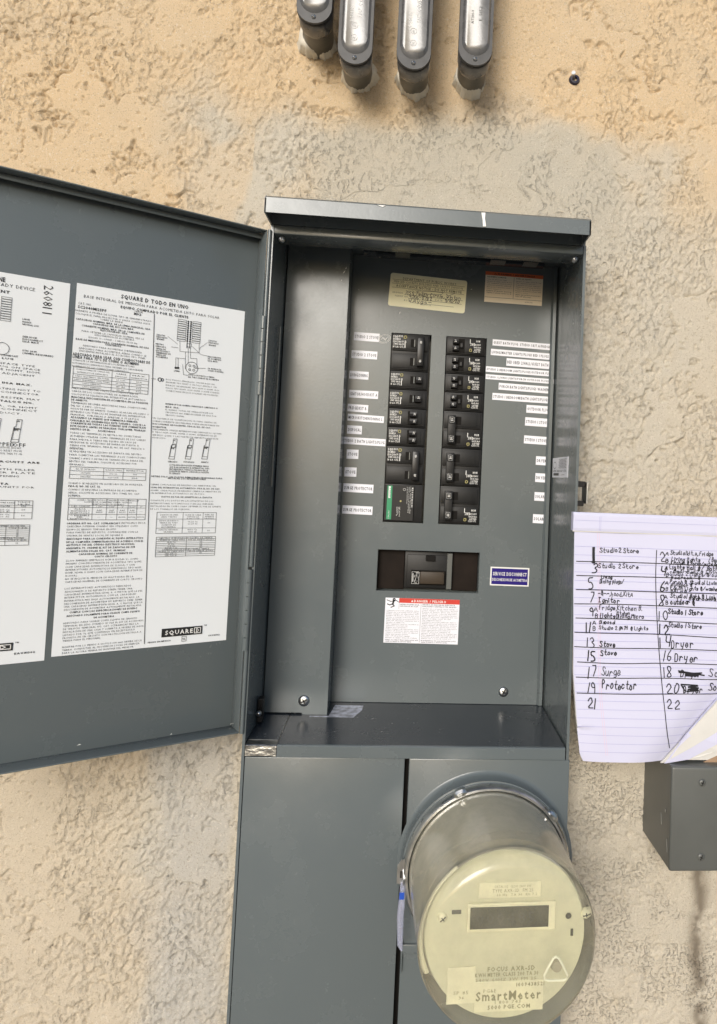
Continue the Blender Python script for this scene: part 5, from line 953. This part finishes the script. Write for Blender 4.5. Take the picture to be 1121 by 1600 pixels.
    vv = [(xw + off[0] * (r_ > r0) + r_ * (1 + (bl_(a) - 1) * (q_ / 4)) * math.cos(a), y_ + .0012 * math.sin(5 * a + ph[1]), zc + off[1] * (r_ > r0) + r_ * (1 + (bl_(a) - 1) * (q_ / 4)) * math.sin(a)) for a in [2 * math.pi * j / n_ for j in range(n_)] for q_, (r_, y_) in enumerate(prof_)]
    K = len(prof_); ck.add(vv, [(j * K + q_, j * K + q_ + 1, ((j + 1) % n_) * K + q_ + 1, ((j + 1) % n_) * K + q_) for j in range(n_) for q_ in range(K - 1)]); ok_ = ck.build('caulk_ring', 'caulk', t0); ok_.data.shade_smooth()
conduit(497, 91, 495, 41, 0, .0185); conduit(559, 141, 556, 104, 1); conduit(646, 150, 645, 112, 2); conduit(735, 150, 740, 106, 3)

# ================================================================== WALL ANCHOR
pg = thing('wall_anchor', 'small dark wall anchor with a pale screw stub in the tan stucco', 'wall anchor')
x, z = at(898, 124.5, .078)
b_ = B(); b_.lathe([(.0075, .084), (.0070, .078), (.0055, .0755), (.0030, .0752), (.0028, .082), (.0002, .082)], x, z, 18); b_.build('sleeve', 'plug', pg, smooth=True)
b_ = B(); b_.tube([(x, .082, z), (x - .0035, .068, z + .0015), (x - .0042, .0655, z + .0018)], [.0019, .0021, .0026], 8); b_.build('screw_stub', 'zinc', pg, smooth=True)

# ================================================================== JUNCTION BOX
M['scuff'] = mat('grey_scuff', (.22, .22, .20), .6)
jb = thing('junction_box', 'plain grey square junction box on the wall under the writing pad', 'junction box')
JX, JZ1, JZ0, JY = .3085, -.3085, -.4215, -.010
b_ = B(); b_.prism([(JX + .001, JZ0 + .001), (JX + .150, JZ0 + .001), (JX + .150, JZ1 - .001), (JX + .001, JZ1 - .001)], JY + .0065, .086); b_.build('box_body', 'jpaint', jb)
b_ = B(); b_.box(JX, JX + .151, JY, JY + .0064, JZ0, JZ1, .0030, 3); b_.build('lid', 'jpaint', jb, smooth=True)
for u, v in ((1097.5, 1223), (1095.5, 1339)): x, z = at(u, v, JY); screw(x, JY, z, .0042, jb, 1.2, prot=.0018, mt='jpaint')
b_ = B(); b_.prof([(JY + .03, -.384), (JY + .032, -.372), (JY + .0305, -.372), (JY + .0285, -.384)], JX + .0004, JX + .0009); b_.prof([(JY + .010, -.405), (JY + .012, -.392), (JY + .011, -.392), (JY + .0088, -.405)], JX + .0004, JX + .0009); b_.prof([(JY + .018, -.366), (JY + .020, -.362), (JY + .017, -.362)], JX + .0004, JX + .0009); b_.build('scratch', 'scuff', jb)

# ================================================================== WRITING PAD
pad = thing('writing_pad', 'ruled white writing pad listing the circuits in black marker, standing on the junction box', 'writing pad')
kp = 3.808
YP = -.004
def pp(x, y): return at(860 + x / kp, 780 + y / kp, YP)
# lower right: the fold line runs from A up to the right
Ax, Az = at(1040, 1196, YP); Bx, Bz = at(1160, 1062, YP)
TLx, TLz = at(898, 830, YP); PXR = .455
fd = np.array([Bx - Ax, Bz - Az]); fd = fd / np.linalg.norm(fd); fn = np.array([fd[1], -fd[0]])     # fn: towards lower right
def left(z):       # the sheet's slightly bowed left edge
    pts = [(.06, .1905), (-.055, .1915), (-.12, .1925), (-.21, .1960), (-.26, .2015), (-.30, .2075), (-.312, .214)]
    for (z1_2, x1_2), (z0_2, x0_2) in zip(pts, pts[1:]):
        if z >= z0_2: f_ = (z - z0_2) / (z1_2 - z0_2); return x0_2 + (x1_2 - x0_2) * f_
    return pts[-1][1]
def depth(x, z):
    s_ = (x - Ax) * fn[0] + (z - Az) * fn[1]           # distance beyond (>0) or before the fold
    y = YP + .0008 * math.sin(x * 40 + z * 25)
    if s_ > -.035: y += .010 * ((s_ + .035) / .035) ** 2
    dl_ = x - left(z)
    if z < -.27: y += .0035 * max(0, 1 - dl_ / .03) ** 2 + .002 * ((-.27 - z) / .04)
    return y
def topz(x): return TLz + (x - TLx) * .0 
NXp, NZp = 70, 90; v = []; f = []; keep = {}
zbot = -.3078
for j in range(NZp + 1):
    z = topz(0) + (zbot - topz(0)) * j / NZp
    for i in range(NXp + 1):
        xl = left(z); x = xl + (PXR - xl) * i / NXp; zz = z
        s_ = (x - Ax) * fn[0] + (z - Az) * fn[1]
        if s_ > 0: x, zz = x - fn[0] * s_, z - fn[1] * s_       # squeeze what lies beyond onto the fold
        v.append((x, depth(x, zz), zz)); keep[(i, j)] = s_
for j in range(NZp):
    for i in range(NXp):
        if min(keep[(i, j)], keep[(i + 1, j)], keep[(i, j + 1)], keep[(i + 1, j + 1)]) > 0: continue
        n_ = NXp + 1; f.append((j * n_ + i, j * n_ + i + 1, (j + 1) * n_ + i + 1, (j + 1) * n_ + i))
b_ = B(); b_.add(v, f); sheet = b_.build('top_sheet', 'paper', pad, smooth=True)
# binding strip
b_ = B(); zt_ = at(898, 800, YP)[1]
b_.prof([(YP - .0012, TLz + .0008), (YP - .0020, TLz + .004), (YP - .0020, zt_ - .003), (YP - .0005, zt_), (YP + .0085, zt_), (YP + .0085, TLz + .0008)], .1895, PXR)
b_.build('binding_strip', 'paper', pad, 'folded top band of the pad')
b_ = B(); b_.box(.1893, PXR, YP - .0009, YP + .0003, TLz - .0004, TLz + .0009, .0003); b_.build('binding_edge', 'paper2', pad)
b_ = B(); b_.prism([(left(z) + .0012, z) for z in (TLz, -.12, -.21, -.26, -.290)] + [(.225, -.3060), (.29, -.3072), (PXR, -.3072), (PXR, TLz)], YP + .0105, YP + .014); b_.build('page_stack', 'paper2', pad)
b_ = B(); b_.prism([(.1935, zt_ - .001), (.1960, -.12), (.202, -.25), (.212, -.3065), (PXR, -.3065), (PXR, zt_ - .001)], YP + .0145, YP + .0165); b_.build('cardboard_back', 'card', pad, 'brown cardboard backing of the pad')
b_ = B(); b_.prism([at(u, v_2, YP + .008) for u, v_2 in ((1080, 1197), (1100, 1192), (1135, 1176), (1170, 1165), (1170, 1197))], YP + .0100, YP + .0104); b_.build('card_edge', 'card', pad)
# loose pages beyond the fold
for kx, (lay_, dy) in enumerate((([(1036, 1196), (1068, 1193), (1098, 1186), (1125, 1175), (1165, 1160), (1165, 1060), (1105, 1118), (1070, 1158)], .0065), ([(1042, 1197), (1080, 1190), (1125, 1163), (1165, 1140), (1165, 1050), (1112, 1108), (1074, 1150)], .0050), ([(1050, 1190), (1085, 1168), (1130, 1140), (1165, 1122), (1165, 1050), (1112, 1108), (1078, 1146)], .0038))):
    pts = [at(u, v_2, YP) for u, v_2 in lay_]; b_ = B(); n_ = len(pts)
    b_.add([(a, YP + dy + .0022 * math.sin(i * 1.7 + kx), c) for i, (a, c) in enumerate(pts)] + [(a, YP + dy + .0025 + .0022 * math.sin(i * 1.7 + kx), c) for i, (a, c) in enumerate(pts)], [tuple(range(n_))] + [(i, (i + 1) % n_, n_ + (i + 1) % n_, n_ + i) for i in range(n_)])
    b_.build('loose_page', 'paper2' if kx != 1 else 'paper', pad)
# rules and margin, draped on the sheet
def inside(x, z): return (x - Ax) * fn[0] + (z - Az) * fn[1] < -.0008 and x > left(z) + .0006 and z > zbot + .0012
def pxf(d_): return lambda a, c: (a, depth(a, c) - d_, c)
RU = Print(); z = TLz - .010
y0r = 203; zr = pp(300, 250)[1]; step = abs(pp(300, 1300)[1] - pp(300, 1252)[1]); step = .0094
z = pp(300, 1252)[1]; zs = []
kk = z
while kk < TLz - .012: zs.append(kk); kk += step
kk = z - step
while kk > zbot + .002: zs.append(kk); kk -= step
for zz in zs:
    xs_ = np.arange(left(zz) + .001, PXR, .006)
    for a, c in zip(xs_, xs_[1:]):
        if inside(a, zz) and inside(c, zz): RU.line([(a, zz), (c, zz)], .00038)
RU.build('ruled_lines', 'rule', sheet, pxf(.0004))
MG = Print()
for off_ in (0, .0022):
    pts = [(pp(282, 203)[0] + off_, TLz - .001)] + [(pp(xx, yy)[0] + off_, pp(xx, yy)[1]) for xx, yy in ((284, 400), (283, 700), (285, 1000), (296, 1200), (318, 1400), (338, 1560))]
    full = []
    for p0, p1 in zip(pts, pts[1:]):
        for q_ in range(5): full.append((p0[0] + (p1[0] - p0[0]) * q_ / 5, p0[1] + (p1[1] - p0[1]) * q_ / 5))
    full = [p for p in full if p[1] > zbot + .002]; MG.line(full, .0003)
MG.build('margin_lines', 'margin', sheet, pxf(.0005))
BR = Print(); xs_ = np.arange(.192, PXR, .02)
for zz in (TLz + .0125,): BR.line([(.191, zz), (PXR - .002, zz)], .0003)
BR.line([(pp(295, 0)[0], TLz + .002), (pp(295, 0)[0], zt_ - .004)], .0003); BR.line([(pp(303, 0)[0], TLz + .002), (pp(303, 0)[0], zt_ - .004)], .0003)
BR.build('band_rules', 'rule', sheet, onplane(YP - .0024))
HWp = Print()
def curve(pts, w_):
    P2 = [pp(*p) for p in pts]; P2 = chaikin(chaikin(P2)); fine = []
    for p0, p1 in zip(P2, P2[1:]):
        n_ = max(1, int(math.hypot(p1[0] - p0[0], p1[1] - p0[1]) / .006))
        for q_ in range(n_): fine.append((p0[0] + (p1[0] - p0[0]) * q_ / n_, p0[1] + (p1[1] - p0[1]) * q_ / n_))
    fine.append(P2[-1]); HWp.line(fine, w_)
for row in ([(145, 368), (300, 372), (620, 380), (1000, 398), (1250, 405)], [(143, 452), (350, 458), (620, 464), (1000, 474), (1250, 482)], [(140, 536), (350, 540), (620, 552), (1000, 562), (1250, 570)], [(143, 621), (350, 622), (630, 634), (1000, 648), (1250, 655)], [(152, 705), (400, 712), (640, 724), (1000, 742), (1250, 750)],
            [(145, 790), (400, 798), (640, 802), (1000, 825), (1250, 830)], [(145, 876), (400, 886), (640, 888), (1000, 900), (1250, 905)], [(162, 967), (400, 978), (650, 974), (1000, 984), (1250, 990)], [(155, 1058), (400, 1064), (655, 1062), (1000, 1076), (1250, 1080)], [(160, 1153), (400, 1158), (660, 1158), (900, 1160), (1000, 1168), (1250, 1170)]):
    curve(row, .0009)
curve([(632, 304), (626, 450), (632, 640), (644, 860), (655, 1000), (668, 1150), (680, 1250), (692, 1380), (722, 1492)], .0009)
def hw(s_t, x0, yb, x1, hpx, w_=.0006, rot_=0):
    a, z = pp(x0, yb); a1_, _ = pp(x1, yb); hand(HWp, s_t, a, z, hpx / kp / F * (CD + YP), a1_ - a, w_, rot_)
curve([(258, 292), (257, 330), (258, 374)], .0030); curve([(247, 374), (270, 372)], .0012)
for s_t, x0, yb, x1, hp in (('3', 240, 440, 282, 55), ('5', 222, 536, 262, 66), ('7', 222, 612, 262, 58), ('9', 228, 690, 262, 48), ('11', 204, 786, 238, 58), ('13', 210, 875, 270, 56), ('15', 215, 956, 270, 56), ('17', 214, 1058, 276, 62), ('19', 216, 1152, 276, 62), ('21', 215, 1240, 276, 58),
 ('2', 646, 375, 690, 55), ('4', 640, 446, 684, 50), ('6', 640, 546, 684, 62), ('8', 640, 628, 684, 62), ('10', 640, 714, 704, 50), ('12', 645, 800, 705, 56), ('14', 648, 880, 718, 60), ('16', 664, 964, 726, 60), ('18', 668, 1058, 726, 60), ('20', 680, 1150, 764, 56), ('22', 686, 1244, 766, 50)):
    hw(s_t, x0, yb, x1, hp, .0010)
for s_t, x0, yb, x1, hp in (('Studio2 Store', 294, 313, 530, 26), ('Studio 2 Store', 284, 406, 525, 26), ('Living', 300, 472, 372, 18), ('Dining plugs/', 290, 497, 440, 24), ('~@~~,hood,KitA', 284, 572, 494, 26), ('Ignitor', 284, 612, 412, 28), ('A', 260, 664, 285, 26), ('Fridge,Kitchen B.', 288, 656, 552, 27), ('B', 262, 706, 285, 26), ('Lights', 290, 704, 384, 28), ('Kitchen', 392, 686, 474, 20), ('Dining,Micro', 388, 706, 560, 25),
 ('A', 250, 744, 275, 24), ('Disposal', 288, 738, 388, 20), ('B', 250, 780, 276, 26), ('Studio 2 BATH @ Lights', 288, 772, 584, 20), ('Stove', 292, 874, 388, 30), ('Stove', 298, 926, 396, 30), ('Surge', 298, 1046, 420, 48), ('Protector', 304, 1126, 512, 48),
 ('A', 684, 332, 706, 22), ('Studio1kit.A,Fridge', 710, 328, 970, 24), ('B', 684, 374, 706, 22), ('Living lights', 716, 364, 890, 22), ('Kitchen @ Porch/outside', 714, 386, 994, 20), ('/Bed', 940, 372, 1000, 26), ('A', 680, 416, 702, 22), ('Lights Hall @ / Bath', 706, 414, 996, 24), ('Bed1-Bed2 @ Living', 730, 436, 1010, 20), ('B', 684, 458, 706, 22), ('Studio 2 Lights/@/outl', 706, 452, 1010, 22), ('Bedroom -@', 716, 472, 890, 18),
 ('A', 680, 506, 702, 22), ('Porch @ Studio1 Living', 708, 500, 1010, 22), ('outdoor @', 716, 516, 840, 20), ('B', 684, 546, 706, 22), ('Porch Lights @/washer', 712, 536, 1010, 22), ('BATH @', 712, 552, 816, 16), ('A', 680, 588, 702, 22), ('Studio1 Bath @ Light', 712, 586, 1000, 24), ('Bedroom @', 820, 600, 990, 18), ('B', 684, 624, 706, 22), ('outdoor @', 714, 622, 858, 28),
 ('Studio 1 Store', 702, 682, 906, 28), ('Studio 1 Store', 700, 762, 900, 28), ('Dryer', 718, 882, 852, 46), ('Dryer', 736, 962, 880, 46), ('Dryer', 768, 1058, 900, 40), ('Dryer', 790, 1148, 905, 40), ('Solar', 944, 1056, 1080, 44), ('Solar', 944, 1142, 1080, 44)):
    hw(s_t, x0, yb, x1, hp, .0008 if hp > 27 else .00062)
for pts in ([(765, 1022), (915, 1048)], [(768, 1030), (918, 1040), (770, 1050), (915, 1052), (775, 1040), (900, 1034)], [(780, 1102), (905, 1110), (796, 1118), (908, 1124), (800, 1132), (905, 1138), (815, 1144)], [(782, 1108), (800, 1138)]): curve(pts, .0016)
HWp.v = list(HWp.v); HWp.f = [q_ for q_ in HWp.f if all(inside(*HWp.v[i]) and HWp.v[i][0] < PXR - .002 for i in q_)]
HWp.build('handwriting', 'marker', sheet, pxf(.0008))
